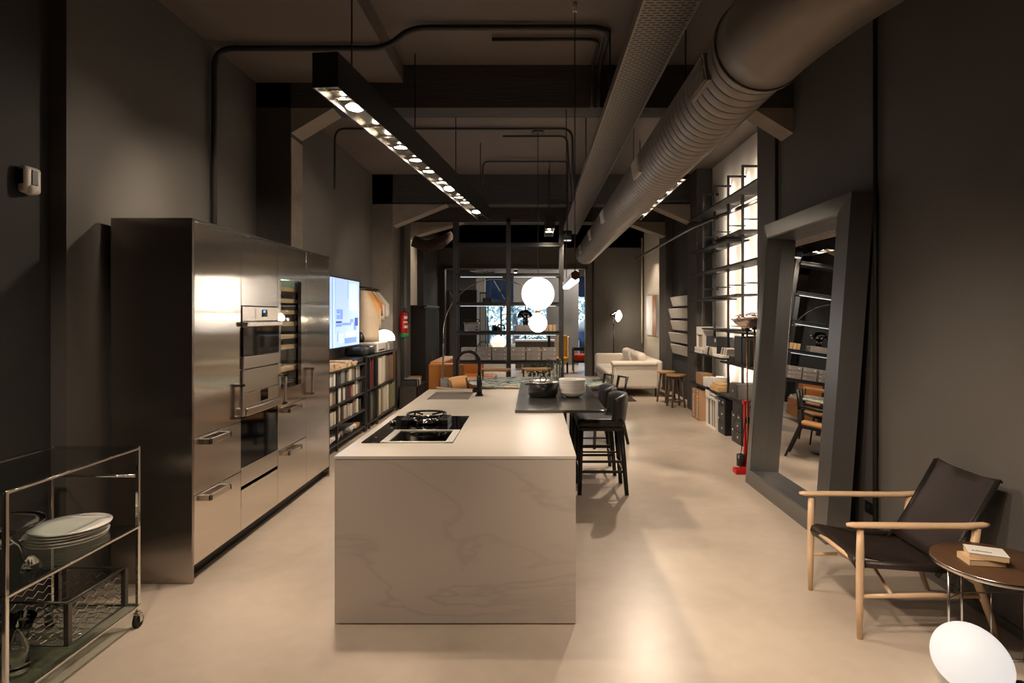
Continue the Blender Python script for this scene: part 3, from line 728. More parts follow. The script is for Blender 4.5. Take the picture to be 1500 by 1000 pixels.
# pot
pt = thing('cooking_pot', (.083, 5.36, .922), 'round dark speckled cooking pot with lid on metal counter', 'cooking pot')
MB().lathe([(0, 0), (.115, 0), (.128, .012), (.137, .05), (.138, .125), (.132, .125), (.128, .02), (0, .012)], (.083, 5.36, .922), seg=40).build('body', 'pot_enamel', pt)
MB().lathe([(.138, .125), (.142, .130), (.12, .140), (.05, .150), (0, .152), (0, .147), (.12, .134)], (.083, 5.36, .922), seg=40).build('lid', 'steel_satin', pt)
MB().tube([(.055, 5.36, 1.072), (.06, 5.36, 1.095), (.083, 5.36, 1.103), (.106, 5.36, 1.095), (.111, 5.36, 1.072)], .006, 8).build('lid_handle', 'metal_black', pt)
hd2 = MB()
for s_ in (-1, 1): hd2.tube([(.083+s_*.134, 5.34, 1.03), (.083+s_*.158, 5.34, 1.03), (.083+s_*.158, 5.38, 1.03), (.083+s_*.134, 5.38, 1.03)], .006, 8)
hd2.build('side_handle', 'metal_black', pt)
# bowls
for k in range(7):
    z = .922+.0175*k; rr = 1+.006*k
    b = MB().lathe([(0, .004), (.055*rr, 0), (.085*rr, .012), (.112*rr, .035), (.118*rr, .055), (.115*rr, .055), (.108*rr, .037), (.08*rr, .018), (0, .009)], (.345, 5.33, z), seg=40).build('stacked_bowl', 'porcelain')
    tag(b, ['white bowl at the bottom of the stack beside the pot', 'second white bowl from the bottom of the stack', 'third white bowl from the bottom of the stack', 'middle white bowl of the stack beside the pot', 'third white bowl from the top of the stack', 'second white bowl from the top of the stack', 'topmost white bowl of the stack beside the pot'][k], 'bowl', 'stack of white bowls')
for k, (px, yy, lab) in enumerate(((804, 6.28, 'leftmost tall clear glass tube vase behind the pot'), (813, 6.2, 'second clear glass tube vase from the left behind the bowls'), (818, 6.34, 'third clear glass tube vase from the left behind the bowls'), (824, 6.25, 'rightmost tall clear glass tube vase behind the bowls'))):
    x = (px-782)*yy/F
    tag(MB().lathe([(0, 0), (.022, 0), (.022, .27-.015*(k == 1)), (.019, .27-.015*(k == 1)), (.019, .008), (0, .008)], (x, yy, .922), seg=20).build('tube_vase', 'glass'), lab, 'vase', 'clear tube vases on the counter')
nk = MB(); nk.lathe([(0, 0), (.03, 0), (.012, .01), (.01, .05), (.035, .08), (.05, .085), (.045, .08), (.008, .06), (0, .06)], (.235, 5.26, .922), seg=12)
tag(nk.build('glass_dish', 'glass'), 'small clear glass dish between the pot and the bowls', 'dish')
# ------------------------------------------------------------------ stools at the counter
def counter_stool(loc, label):
    r = thing('counter_stool', (0, 0, 0), label, 'stool', 'black counter stools')
    for sx in (-1, 1):
        for sy in (-1, 1):
            l = MB(); sec = [(-1, -1), (1, -1), (1, 1), (-1, 1)]
            l.tube([(sx*.20+(.035 if sx > 0 else -.0), sy*.195, 0), (sx*.185, sy*.175, .60)], [.017, .023], m=None, sec=sec, up=(0, 1, 0)); l.build('leg', 'wood_black', r)
    for s_ in (-1, 1):
        B(-.195, .205, s_*.19-.009, s_*.19+.009, .20, .222).build('side_stretcher', 'wood_black', r); B(-.195, .205, s_*.187-.008, s_*.187+.008, .30, .315).build('side_stretcher', 'wood_black', r)
    st = MB(); st.box(-.205, -.187, -.18, .18, .24, .262); st.box(.19, .208, -.18, .18, .24, .262); st.build('foot_rest', 'chrome_dark', r)
    MB().box(-.205, .205, -.20, .20, .585, .625, .012).build('seat_frame', 'wood_black', r)
    MB().box(-.225, .215, -.225, .225, .622, .70, .034, seg=4).build('seat', 'leather_black', r)
    # wrap-around backrest
    bk = MB(); rings = []
    N = 18
    for i in range(N+1):
        t = -1+2*i/N; a = t*R(66)
        cx_, cy_ = .055+.175*math.cos(a)-.01*abs(t)**3, .215*math.sin(a)/math.sin(R(66))
        out = Vector((math.cos(a), math.sin(a)*.9, 0)).normalized()
        hh = .155*(1-.22*abs(t)**4); th = .036*(1-.2*abs(t)**3); rg = []
        for k in range(16):
            b = 2*PI*k/16; cu, sv = math.cos(b), math.sin(b)
            du_ = th*math.copysign(abs(cu)**.7, cu); dv = hh*math.copysign(abs(sv)**.55, sv)
            rg.append(Vector((cx_, cy_, .765+.0*t)) + out*(du_+.02*(dv/hh)) + Vector((0, 0, dv)))
        rings.append(rg)
    bk.loft(rings); bk.build('backrest', 'leather_black', r)
    r.location = loc
    return r
s1 = counter_stool((.62, 5.66, 0), 'black leather counter stool nearest the camera beside the island')
s2_ = copy_tree(s1, loc=(.60, 6.32, 0), label='farther black leather counter stool partly hidden behind the first')

# ------------------------------------------------------------------ dining table and chairs
dt = thing('dining_table', (.05, 8.15, 0), 'oval green marble dining table beyond the kitchen island', 'table')
N = 64; top = []
for z, q in ((.712, .965), (.718, .985), (.735, 1.0), (.742, .997), (.745, .985)):
    top.append([(.05+.94*q*math.cos(2*PI*k/N), 8.15+.66*q*math.sin(2*PI*k/N), z) for k in range(N)])
MB().loft(top).build('tabletop', 'marble_green', dt)
for sx in (-1, 1):
    MB().lathe([(.20, 0), (.21, .012), (.05, .03), (.042, .06), (.042, .68), (.12, .712), (0, .712)], (.05+sx*.36, 8.15, 0), seg=28).build('pedestal', 'metal_black', dt)
def dining_chair(label, seat='leather_tan', back='leather_tan', rail='wood_pale', full=False):
    r = thing('dining_chair', (0, 0, 0), label, 'chair', 'dining chairs around the marble table')
    for sx in (-1, 1):
        MB().tube([(sx*.21, -.21, 0), (sx*.21, -.205, .44)], [.012, .016], 10).build('leg', 'wood_black', r)
        MB().tube([(sx*.21, .23, 0), (sx*.205, .20, .44), (sx*.205, .235, .62), (sx*.205, .28, .80)], [.012, .016, .015, .012], 10).build('leg', 'wood_black', r)
    f = MB(); f.box(-.21, .21, -.215, -.195, .40, .44); f.box(-.21, .21, .19, .21, .40, .44); f.box(-.22, -.2, -.2, .2, .40, .44); f.box(.2, .22, -.2, .2, .40, .44)
    f.build('seat_frame', 'wood_black', r)
    MB().box(-.225, .225, -.225, .205, .438, .462, .01).build('seat', seat, r)
    b = MB(); rings = []
    for i in range(13):
        t = -1+2*i/12; x = .225*t; y = .295-.05*t*t*1.0
        rings.append([(x, y+.030, .772), (x, y+.045, .770), (x, y+.05, .80), (x, y+.044, .815), (x, y+.030, .812)])
    if full:
        rings = [[(p[0][0], p[0][1]-.045, .60), (p[1][0], p[1][1]-.043, .597)]+p[2:] for p in rings]
    b.loft(rings); b.build('backrest', back, r)
    rl = MB(); rl.tube([(.23*t, .338-.05*t*t, .815) for t in [-1+k/6 for k in range(13)]], .012, 8); rl.build('top_rail', rail, r)
    return r
fc = dining_chair('tan leather dining chair with a full back at the left end of the marble table', full=True)
fc.location = (-.76, 7.86, 0); fc.rotation_euler = (0, 0, R(66))
dc = dining_chair('tan leather dining chair on the near left of the marble table, turned sideways')
dc.location = (-.80, 7.05, 0); dc.rotation_euler = (0, 0, R(158))
SPOT = [((-.12, 7.22, 0), 180, 'tan dining chair on the near side of the marble table, half behind the island'),
        ((-.62, 9.0, 0), -6, 'tan dining chair on the far left side of the marble table'),
        ((.06, 9.1, 0), 4, 'tan dining chair on the far side of the table, behind the cooking pot')]
for l, a, lab in SPOT: copy_tree(dc, loc=l, rz=R(a), label=lab)
# dark armchair-like chair at the right end with open square loops
def loop_chair(loc, rz, label):
    r = thing('loop_back_chair', (0, 0, 0), label, 'chair')
    sec = [(-1, -1), (1, -1), (1, 1), (-1, 1)]
    for sy in (-1, 1):
        MB().tube([(-.24, sy*.23, 0), (-.22, sy*.24, .64)], [.013, .017], sec=sec, up=(0, 1, 0)).build('leg', 'wood_black', r)
        MB().tube([(.30, sy*.22, 0), (.18, sy*.22, .42), (.22, sy*.22, .60)], [.013, .020, .017], sec=sec, up=(0, 1, 0)).build('leg', 'wood_black', r)
        MB().tube([(-.25, sy*.245, .65), (.0, sy*.25, .655), (.22, sy*.23, .66)], [.018, .022, .018], sec=[(-.7, -1.2), (.7, -1.2), (.7, 1.2), (-.7, 1.2)]).build('armrest', 'wood_black', r)
        y0 = sy*.15; L = MB()
        L.tube([(.215, y0-.085, .62), (.215, y0+.085, .62), (.27, y0+.085, .86), (.27, y0-.085, .86)], .016, sec=sec, closed=True, up=None); L.build('back_loop', 'wood_black', r)
    MB().box(-.23, .19, -.23, .23, .39, .43, .006).build('seat_frame', 'wood_black', r)
    MB().box(-.22, .19, -.22, .22, .43, .465, .015).build('seat', 'leather_tan', r)
    r.location = loc; r.rotation_euler = (0, 0, rz)
loop_chair((.84, 7.66, 0), R(30), 'dark wood armchair with square open loops in its back at table end')

# ------------------------------------------------------------------ globe pendant
gp = thing('globe_pendant', (.055, 7.9, 1.44), 'large opal globe pendant with a smaller globe hanging beneath it', 'pendant lamp')
MB().sphere((.055, 7.9, 1.94), .218).build('large_globe', 'opal_glow', gp)
MB().sphere((.055, 7.9, 1.548), .123).build('small_globe', 'opal_glow', gp)
MB().cyl((.055, 7.9, 1.68), (.055, 7.9, 1.73), .03, seg=16).build('connector', 'copper', gp)
MB().cyl((.055, 7.9, 2.15), (.055, 7.9, 4.08), .004, seg=8).build('cable', 'rubber', gp)
MB().cyl((.055, 7.9, 4.07), (.055, 7.9, 4.12), .09, .07, seg=24).build('canopy', 'metal_black', gp)
# linear pendant
lp = thing('linear_pendant', (.315, 5.15, 1.93), 'slim hexagonal bar pendant with copper end cap above the counter', 'pendant lamp')
hexa = [(.036*math.cos(R(60*k+30)), .036*math.sin(R(60*k+30))) for k in range(6)]
def hx(s_=1, dz=0): return [(.315+.0+x*s_, 1.955+z*s_+dz) for x, z in hexa]
MB().prism(hx(), 'y', 4.53, 5.78).build('housing', 'metal_anthracite', lp)
MB().prism(hx(1.04), 'y', 4.50, 4.53).build('end_cap', 'copper', lp)
MB().prism(hx(1.04), 'y', 5.78, 5.81).build('end_cap', 'copper', lp)
MB().box(.315-.032, .315+.032, 4.535, 5.775, 1.905, 1.938, .012).build('diffuser', 'pendant_tube', lp)
for yy in (4.56, 5.74): MB().cyl((.315, yy, 1.99), (.315, yy, 4.05 if yy < 5.69 else 4.12), .0035, seg=6).build('cable', 'rubber', lp)
MB().cyl((.315, 4.56, 3.98), (.315, 4.56, 4.05), .018, seg=12).build('ceiling_fixing', 'plastic_white', lp)

# ------------------------------------------------------------------ shelving divider
SY0, SY1 = 9.86, 10.14
sv = thing('shelving_divider', (-.42, 10.0, 0), 'tall open black shelving unit dividing the showroom beyond the dining table', 'shelving unit')
PX = [-1.31, -.425, .46]
for x in PX: MB().box(x-.035, x+.035, SY0, SY0+.04, 0, 3.26).box(x-.035, x+.035, SY1-.04, SY1, 0, 3.26).build('post', 'metal_anthracite', sv)
MB().box(PX[0]+.035, PX[2]-.035, SY0, SY0+.04, 3.20, 3.26).build('top_rail', 'metal_anthracite', sv)
SHZ = [2.84, 2.34, 1.86, 1.38, .90]
for i, z in enumerate(SHZ):
    for k in range(2):
        x0, x1 = PX[k]+.035, PX[k+1]-.035
        sh = MB(); sh.box(x0, x1, SY0-.04, SY1, z-.014, z+.0); sh.box(x0, x1, SY0-.04, SY0-.03, z-.05, z+.012); sh.box(x0, x1, SY1-.01, SY1, z-.05, z+.012)
        s_ = sh.build('shelf', 'metal_anthracite', sv)
        if i in (1, 2) or (i == 3 and k == 1): B(x0+.06, x1-.06, SY0-.038, SY0-.018, z-.057, z-.0495).build('light_strip', 'led_cool', s_)
# document boxes on the bottom shelf
ordn = ['leftmost', 'second', 'third', 'fourth', 'fifth', 'rightmost']
for i, x in enumerate([-1.205, -.945, -.685, -.385, -.125, .135]):
    b = thing('drawer_box', (x+.12, 9.98, .90), ('%s grey drawer box in the row on the bottom divider shelf' % ordn[i]) if i in (0, 5) else '%s grey drawer box from the left on the bottom divider shelf' % ordn[i], 'drawer box', 'grey drawer boxes on the divider shelf')
    B(x, x+.24, 9.84, 10.10, .90, 1.115, .004).build('body', 'soapstone', b)
    for z in (.912, .980, 1.048):
        dr_ = B(x+.006, x+.234, 9.832, 9.84, z, z+.060, .002).build('drawer', 'soapstone', b)
        B(x+.195, x+.215, 9.828, 9.832, z+.022, z+.036).build('tab', 'paper', dr_)
    if i in (2, 3, 4, 5): MB().cyl((x+.05, 9.831, 1.085), (x+.05, 9.827, 1.085), .014, seg=14).build('sticker', 'paper', b)
tag(MB().tube(fillet([(-.95, 9.95, 1.125), (-.90, 9.93, 1.20), (-.80, 9.95, 1.22), (-.78, 9.97, 1.13)], .03), .008, 8).build('cable_loop', 'rubber'), 'black cable loop lying on top of the grey drawer boxes', 'cable')
# radio-like case
rd = thing('radio', (-1.05, 10.0, 1.38), 'grey retro radio with carrying handle on the divider shelf', 'radio')
B(-1.16, -.915, 9.90, 10.06, 1.38, 1.535, .01).build('body', 'plastic_grey', rd)
B(-1.165, -.91, 9.895, 10.065, 1.50, 1.535, .006).build('top_trim', 'steel_satin', rd)
MB().tube(fillet([(-1.16, 9.98, 1.53), (-1.17, 9.98, 1.585), (-.915, 9.98, 1.585), (-.915, 9.98, 1.53)], .02), .007, 8).build('handle', 'metal_black', rd)
for dz in (0, .045): MB().cyl((-.95, 9.90, 1.42+dz), (-.95, 9.885, 1.42+dz), .012, seg=14).build('knob', 'chrome', rd)
B(-1.14, -1.09, 9.893, 9.90, 1.395, 1.405).build('badge', 'paper', rd)
ph = thing('telephone', (-.60, 10.0, 1.38), 'small black vintage telephone on the divider shelf against the window', 'telephone')
MB().prism([(-.70, 1.38), (-.54, 1.38), (-.56, 1.45), (-.66, 1.49), (-.70, 1.49)], 'y', 9.93, 10.04, bev=.006).build('body', 'plastic_black', ph)
MB().tube([(-.60, 9.95, 1.47), (-.59, 9.95, 1.50), (-.50, 9.95, 1.48), (-.49, 9.95, 1.42)], [.018, .014, .014, .02], 10).build('handset', 'plastic_black', ph)
MB().cyl((-.64, 9.93, 1.43), (-.64, 9.92, 1.43), .03, seg=18).build('dial', 'chrome_dark', ph)
# chrome mushroom lamp on a grey case
gb = tag(MB().box(-.30, .02, 9.90, 10.08, 1.38, 1.49, .006).build('storage_case', 'soapstone'), 'grey case under the chrome mushroom lamp on the divider shelf', 'case')
ml = thing('mushroom_lamp', (-.15, 9.99, 1.49), 'chrome mushroom table lamp standing on a grey case', 'table lamp')
MB().lathe([(.125, 0), (.128, .01), (.12, .06), (.09, .105), (.045, .13), (0, .135), (0, .128), (.085, .098), (.112, .055), (.118, .01)], (-.15, 9.99, 1.61), seg=36).build('shade', 'chrome_dark', ml)
for k in range(3): MB().cyl((-.15+.035*math.cos(k*2.1), 9.99+.035*math.sin(k*2.1), 1.49), (-.15+.035*math.cos(k*2.1), 9.99+.035*math.sin(k*2.1), 1.64), .016, seg=12).build('stem', 'chrome_dark', ml)
MB().tube([(-.03, 9.98, 1.655), (.0, 9.98, 1.66), (.03, 9.97, 1.665)], .008, 8).build('switch', 'chrome', ml)
for k in range(3):
    x = .19+.062*k
    tag(B(x, x+.055, 9.91, 10.04, 1.38, 1.495, .003).build('book', ['cardboard_light', 'paper_warm', 'cardboard_light'][k]), '%s tan bound book at the right end of the divider shelf' % ['left', 'middle', 'right'][k], 'book', 'tan books on the divider shelf')
for k, (x, y, a, lab) in enumerate(((-.98, 9.98, 20, 'open white folded brochure lying left on the divider upper shelf'), (-.78, 10.02, -18, 'second white folded brochure, nearer the middle post'))):
    T = Matrix.Translation((x, y, 2.342)) @ Matrix.Rotation(R(a), 4, 'Z')
    tag(MB().prism([(-.11, .05), (0, .004), (.11, .045), (.11, .049), (0, .0), (-.11, .054)], 'y', -.08, .08, T=T).build('brochure', 'paper'), lab, 'brochure')
tag(B(-.86, -.70, 9.93, 10.04, 1.862, 1.945, .005).build('small_box', 'metal_black'), 'small black box on the third divider shelf, left bay', 'box')

# ------------------------------------------------------------------ arc lamp, orange sofa, ribbed cabinet
al = thing('arc_lamp', (-1.58, 10.45, 0), 'arc floor lamp with steel bow and grey marble block base', 'floor lamp')
bs = MB(); bs.box(-1.63, -1.39, 10.36, 10.54, .0, .55, .004); ob = bs.build('marble_base', 'marble_grey', al)
MB().cyl((-1.46, 10.358, .42), (-1.46, 10.365, .42), .022, seg=18).build('hole', 'rubber', ob)
MB().box(-1.585-.012, -1.585+.012, 10.35, 10.362, .55, 1.15).cyl((-1.585, 10.40, .50), (-1.585, 10.40, 1.25), .014, seg=10).build('stem', 'steel_satin', al)
ap = [(-1.585, 10.40, 1.2)]
for k in range(25):
    t = k/24; a = PI-(t*PI*.80)
    ap.append((-.66+.92*math.cos(a)*1.0, 10.40, 1.35+.94*math.sin(a)))
MB().tube(ap, .009, 8).build('bow', 'steel_satin', al)
e_ = ap[-1]
MB().lathe([(.10, 0), (.105, .01), (.09, .06), (.05, .095), (0, .105)], (e_[0]+.03, 10.40, e_[2]-.10), seg=28).build('shade', 'chrome', al)
so = thing('sofa', (-1.55, 11.4, 0), 'caramel orange leather sofa behind the shelving divider on the left', 'sofa')
def cushion(x0, x1, y0, y1, z0, z1, bev, name, m, par, seg=4): return MB().box(x0, x1, y0, y1, z0, z1, bev, seg=seg).build(name, m, par)
cushion(-1.90, -1.27, 10.68, 10.92, .05, .78, .03, 'armrest', 'leather_orange', so)
cushion(-1.92, -1.66, 10.93, 12.5, .05, .80, .03, 'backrest', 'leather_orange', so)
cushion(-1.66, -.78, 10.93, 12.28, .08, .30, .02, 'base', 'leather_orange', so)
cushion(-1.64, -.76, 10.94, 11.60, .30, .46, .05, 'seat_cushion', 'leather_orange', so); cushion(-1.64, -.76, 11.61, 12.27, .30, .46, .05, 'seat_cushion', 'leather_orange', so)
cushion(-1.66, -1.05, 12.29, 12.5, .05, .78, .03, 'armrest', 'leather_orange', so)
for y in (10.75, 12.42):
    for x in (-1.82, -1.35): B(x, x+.04, y, y+.04, 0, .06).build('leg', 'metal_black', so)
rc = thing('ribbed_cabinet', (-2.35, 12.9, 0), 'tall dark cabinet with vertical ribbed front against the left wall', 'cabinet')
MB().box(-2.70, -2.23, 12.1, 13.7, 0, 1.83).build('body', 'dark_slats', rc)
rb = MB()
for k in range(20): rb.box(-2.23, -2.20+.012*(k % 2), 12.1+.08*k, 12.1+.08*k+.055, .03, 1.80, .004)
rb.build('ribbed_door', 'dark_slats', rc)
B(-2.72, -2.18, 12.08, 13.72, 1.83, 1.86).build('top', 'metal_anthracite', rc)
cb = thing('drape_sample_bundle', (-2.5, 12.8, 3.2), 'dark rolled fabric slung under the third beam on the left', 'fabric roll')
MB().tube([(-2.60, 12.75, 3.25), (-2.3, 12.8, 3.15), (-2.0, 12.8, 3.22), (-1.75, 12.8, 3.40)], [.12, .15, .13, .08], 12).build('roll', 'rug_dark', cb)
MB().tube([(-2.45, 12.7, 3.05), (-2.40, 12.7, 2.85), (-2.30, 12.7, 2.95), (-2.35, 12.7, 3.08)], .008, 6).build('cord', 'rubber', cb)
# wall accents at left: sculpture board
tag(MB().prism([(-2.35, .0), (-2.12, .0), (-2.12, 1.9), (-2.35, 2.35)], 'y', 16.55, 16.6).build('wall_panel', 'wall_grey'), 'tall pale leaning panel just inside the opening on the left', 'panel')

# ------------------------------------------------------------------ sample racks on the left
def rack(name, y0, y1, zt, levels, label, posts):
    r = thing(name, (-2.56, (y0+y1)/2, 0), label, 'rack')
    t = .028
    for y in posts:
        MB().box(-2.38-t, -2.38, y, y+t, 0, zt).box(-2.76, -2.76+t, y, y+t, 0, zt).build('upright', 'metal_anthracite', r)
    for z in levels: MB().box(-2.76, -2.38, y0, y1, z-.022, z, .001).build('shelf', 'metal_anthracite', r)
    return r
rack('sample_rack', 6.4, 8.42, .985, (.10, .335, .575, .80, .985), 'low black metal rack with four shelves of sample folders', (6.4, 7.2, 8.39))
rack('sample_rack', 8.46, 10.36, 1.06, (.10, .58, 1.06), 'low black metal rack of tall sample binders beyond the first rack', (8.46, 8.62, 9.02, 9.06, 10.33))
names5 = {}
def fill(y, y1, z, hmin, hmax, wmin, wmax, pal, where, group, name='sample_folder', xf=-2.40, lean=.0):
    row = []
    while y < y1-wmin:
        wd = random.uniform(wmin, wmax); 
        if y+wd > y1: break
        hgt = random.uniform(hmin, hmax); c = random.choice(pal); dep = random.uniform(.22, .31)
        xo = xf-random.uniform(0, .03)
        b = MB(); b.box(xo-dep, xo, y, y+.006, z, z+hgt, .001); b.box(xo-dep, xo, y+wd-.006, y+wd, z, z+hgt, .001); b.box(xo-.006, xo, y+.006, y+wd-.006, z, z+hgt, .001)
        b.box(xo-dep+.01, xo-.006, y+.006, y+wd-.006, z+.004, z+hgt-.006, m=None)
        o = b.build(name, c); row.append((o, c)); y += wd+random.uniform(.002, .012)
        if random.random() < .10: y += random.uniform(.03, .07)
    n = len(row)
    nums = ['nearest', 'second', 'third', 'fourth', 'fifth', 'sixth', 'seventh', 'eighth', 'ninth', 'tenth', 'eleventh', 'twelfth', 'thirteenth', 'fourteenth', 'fifteenth', 'sixteenth', 'seventeenth', 'eighteenth', 'nineteenth', 'twentieth']
    for i, (o, c) in enumerate(row):
        if i == n-1: lab = 'farthest %s %s on %s' % (c, name.replace('_', ' '), where)
        elif i < len(nums): lab = '%s %s %s from the near end on %s' % (nums[i], c, name.replace('_', ' '), where)
        else: lab = '%s %s, number %d from the near end on %s' % (c, name.replace('_', ' '), i+1, where)
        tag(o, lab, name.split('_')[-1], group)
P1 = ['cream', 'beige', 'grey', 'white', 'taupe', 'sand', 'charcoal', 'cream']
fill(7.02, 8.36, .80, .15, .17, .06, .13, ['grey', 'cream', 'white', 'beige', 'charcoal', 'taupe'], 'top shelf of the low rack', 'sample folders on the low rack')
fill(7.02, 8.36, .575, .15, .19, .05, .12, ['cream', 'beige', 'burgundy', 'white', 'sand', 'taupe', 'charcoal'], 'second shelf of the low rack', 'sample folders on the low rack')
fill(7.02, 8.36, .335, .15, .19, .045, .11, ['cream', 'white', 'grey', 'charcoal', 'taupe', 'beige'], 'third shelf of the low rack', 'sample folders on the low rack')
fill(8.66, 9.00, .58, .36, .42, .03, .07, ['charcoal', 'grey', 'burgundy', 'taupe'], 'upper tall rack, dark section', 'binders on the tall rack', 'sample_binder')
fill(8.66, 9.00, .10, .36, .42, .03, .07, ['charcoal', 'black', 'olive', 'taupe'], 'lower tall rack, dark section', 'binders on the tall rack', 'sample_binder')
fill(9.10, 9.72, .58, .39, .43, .035, .075, ['white', 'cream', 'sand', 'grey'], 'upper tall rack, pale section', 'binders on the tall rack', 'sample_binder')
fill(9.73, 10.31, .58, .39, .43, .04, .075, ['brown', 'caramel', 'orange', 'taupe'], 'upper tall rack, brown section', 'binders on the tall rack', 'sample_binder')
fill(9.10, 10.31, .10, .38, .43, .035, .07, ['white', 'cream', 'olive', 'sand', 'taupe', 'charcoal'], 'lower tall rack, long section', 'binders on the tall rack', 'sample_binder')
# loose wood samples: bottom shelf of the rack and on top
cols_ = ['cream', 'white', 'sand', 'taupe', 'charcoal', 'grey']
for k in range(9):
    y = 7.05+.14*k; c = cols_[k % 6] if k < 8 else 'caramel'
    T = Matrix.Translation((-2.52, y, .145+.012*(k % 2))) @ Matrix.Rotation(R(random.uniform(-30, 30)), 4, 'Z') @ Matrix.Rotation(R(14), 4, 'X')
    tag(MB().box(-.11, .11, -.06, .06, -.018, .018, .002, T=T).build('material_sample', c), '%s sample block, %s from the near end of the lowest rack shelf' % (c, ['first', 'second', 'third', 'fourth', 'fifth', 'sixth', 'seventh', 'eighth', 'last'][k]), 'sample', 'loose samples on the lowest rack shelf')
k = 0
for j, (y, n) in enumerate(((6.98, 3), (7.22, 3), (7.46, 2), (7.70, 3), (7.94, 2))):
    for i in range(n):
        yy = y+random.uniform(-.01, .01)
        T = Matrix.Translation((-2.54, yy, .985+.0135+.027*i)) @ Matrix.Rotation(R(random.uniform(-8, 8)), 4, 'Z')
        tag(MB().box(-.15, .15, -.11, .11, -.0125, .0125, .002, T=T).build('wood_sample', 'wood_pale'), 'pale wood sample board, %s layer of the %s pile on the low rack' % (['bottom', 'second', 'top'][i], ['nearest', 'second', 'middle', 'fourth', 'farthest'][j]), 'sample', 'pale wood boards on the low rack')
# things on top of the tall rack
tag(MB().prism([(8.02, 1.0), (8.42, 1.0), (8.42, 1.06), (8.02, 1.05)], 'x', -2.72, -2.42).build('flat_case', 'metal_anthracite'), 'flat dark case lying at the far end of the low rack', 'case')
for k, y in enumerate((8.50, 8.86)):
    b = MB(); b.prism(fillet([(-2.70, 0, 1.065), (-2.70, 0, 1.15), (-2.55, 0, 1.19), (-2.43, 0, 1.16), (-2.42, 0, 1.065)], .03), 'y', 0, 1) if False else None
    m_ = MB(); m_.box(-2.72, -2.44, y, y+.30, 1.062, 1.19, .045, seg=4)
    tag(m_.build('camera_bag', 'plastic_black'), ['nearer rounded black bag on top of the tall rack', 'farther rounded black bag on top of the tall rack'][k], 'bag')
pr = thing('printer', (-2.6, 9.55, 1.06), 'boxy light grey printer on the tall rack under the dome lamp', 'printer')
MB().box(-2.75, -2.42, 9.22, 9.98, 1.07, 1.225, .015).build('body', 'plastic_white', pr)
B(-2.44, -2.415, 9.70, 9.80, 1.08, 1.20, .003).build('control_panel', 'plastic_grey', pr)
B(-2.44, -2.413, 9.28, 9.62, 1.10, 1.12, .002).build('paper_slot', 'rubber', pr)
B(-2.74, -2.44, 9.20, 9.222, 1.075, 1.20).build('side_cover', 'plastic_grey', pr)
MB().box(-2.74, -2.43, 9.99, 10.28, 1.062, 1.19, .008).build('paper_tray', 'plastic_grey', pr)
dl = thing('dome_lamp', (-2.50, 9.95, 1.225), 'glowing white half dome table lamp on top of the grey printer', 'table lamp')
MB().lathe([(.175, 0), (.178, .02), (.165, .085), (.125, .14), (.065, .17), (0, .18)], (-2.50, 9.93, 1.235), seg=36).build('shade', 'dome_glow', dl)
MB().cyl((-2.50, 9.93, 1.226), (-2.50, 9.93, 1.237), .15, seg=30).build('base', 'plastic_white', dl)
# TV
tv = thing('television', (-2.65, 8.0, 1.2), 'large flat television on the left wall showing a pale blue interior', 'television')
B(-2.66, -2.615, 7.20, 8.90, 1.205, 2.165, .006).build('bezel', 'plastic_black', tv)
sc_ = MB(); x = -2.613
def TVQ(y0, y1, z0, z1, m, d=0): sc_.box(-2.616, x+d, y0, y1, z0, z1, m=m)
TVQ(7.22, 8.885, 1.225, 2.15, 'tv_pale', 0)
for y0, y1, z0, z1, m in ((7.70, 7.73, 1.23, 2.14, 'tv_mid'), (7.80, 7.815, 1.40, 2.14, 'tv_mid'), (7.74, 7.79, 1.23, 2.14, 'tv_lighter'), (8.34, 8.36, 1.88, 2.14, 'tv_mid'), (8.40, 8.78, 1.72, 2.10, 'tv_lighter'),
                          (7.86, 8.01, 1.60, 1.66, 'tv_mid'), (7.86, 8.01, 1.675, 1.735, 'tv_mid'), (8.02, 8.12, 1.60, 1.735, 'tv_mid'), (7.84, 8.08, 1.545, 1.575, 'tv_dark'), (7.84, 8.08, 1.50, 1.535, 'tv_mid'), (8.10, 8.50, 1.515, 1.55, 'tv_mid'),
                          (8.45, 8.60, 1.55, 1.60, 'tv_mid'), (8.66, 8.82, 1.50, 1.62, 'tv_dark'), (8.60, 8.74, 1.44, 1.55, 'tv_mid'), (7.9, 7.93, 1.30, 1.44, 'tv_mid'), (7.96, 8.14, 1.28, 1.40, 'tv_lighter'), (8.2, 8.75, 1.26, 1.34, 'tv_mid'), (8.24, 8.66, 1.34, 1.42, 'tv_lighter')):
    TVQ(y0, y1, z0, z1, m, .0012)
sc_.build('screen', None, tv)
MB().box(-2.83, -2.66, 7.9, 8.2, 1.5, 1.9).build('wall_bracket', 'metal_black', tv)
MB().tube([(-2.64, 8.3, 1.205), (-2.66, 8.6, 1.16), (-2.64, 8.85, 1.20)], .008, 6).build('cable', 'rubber', tv)
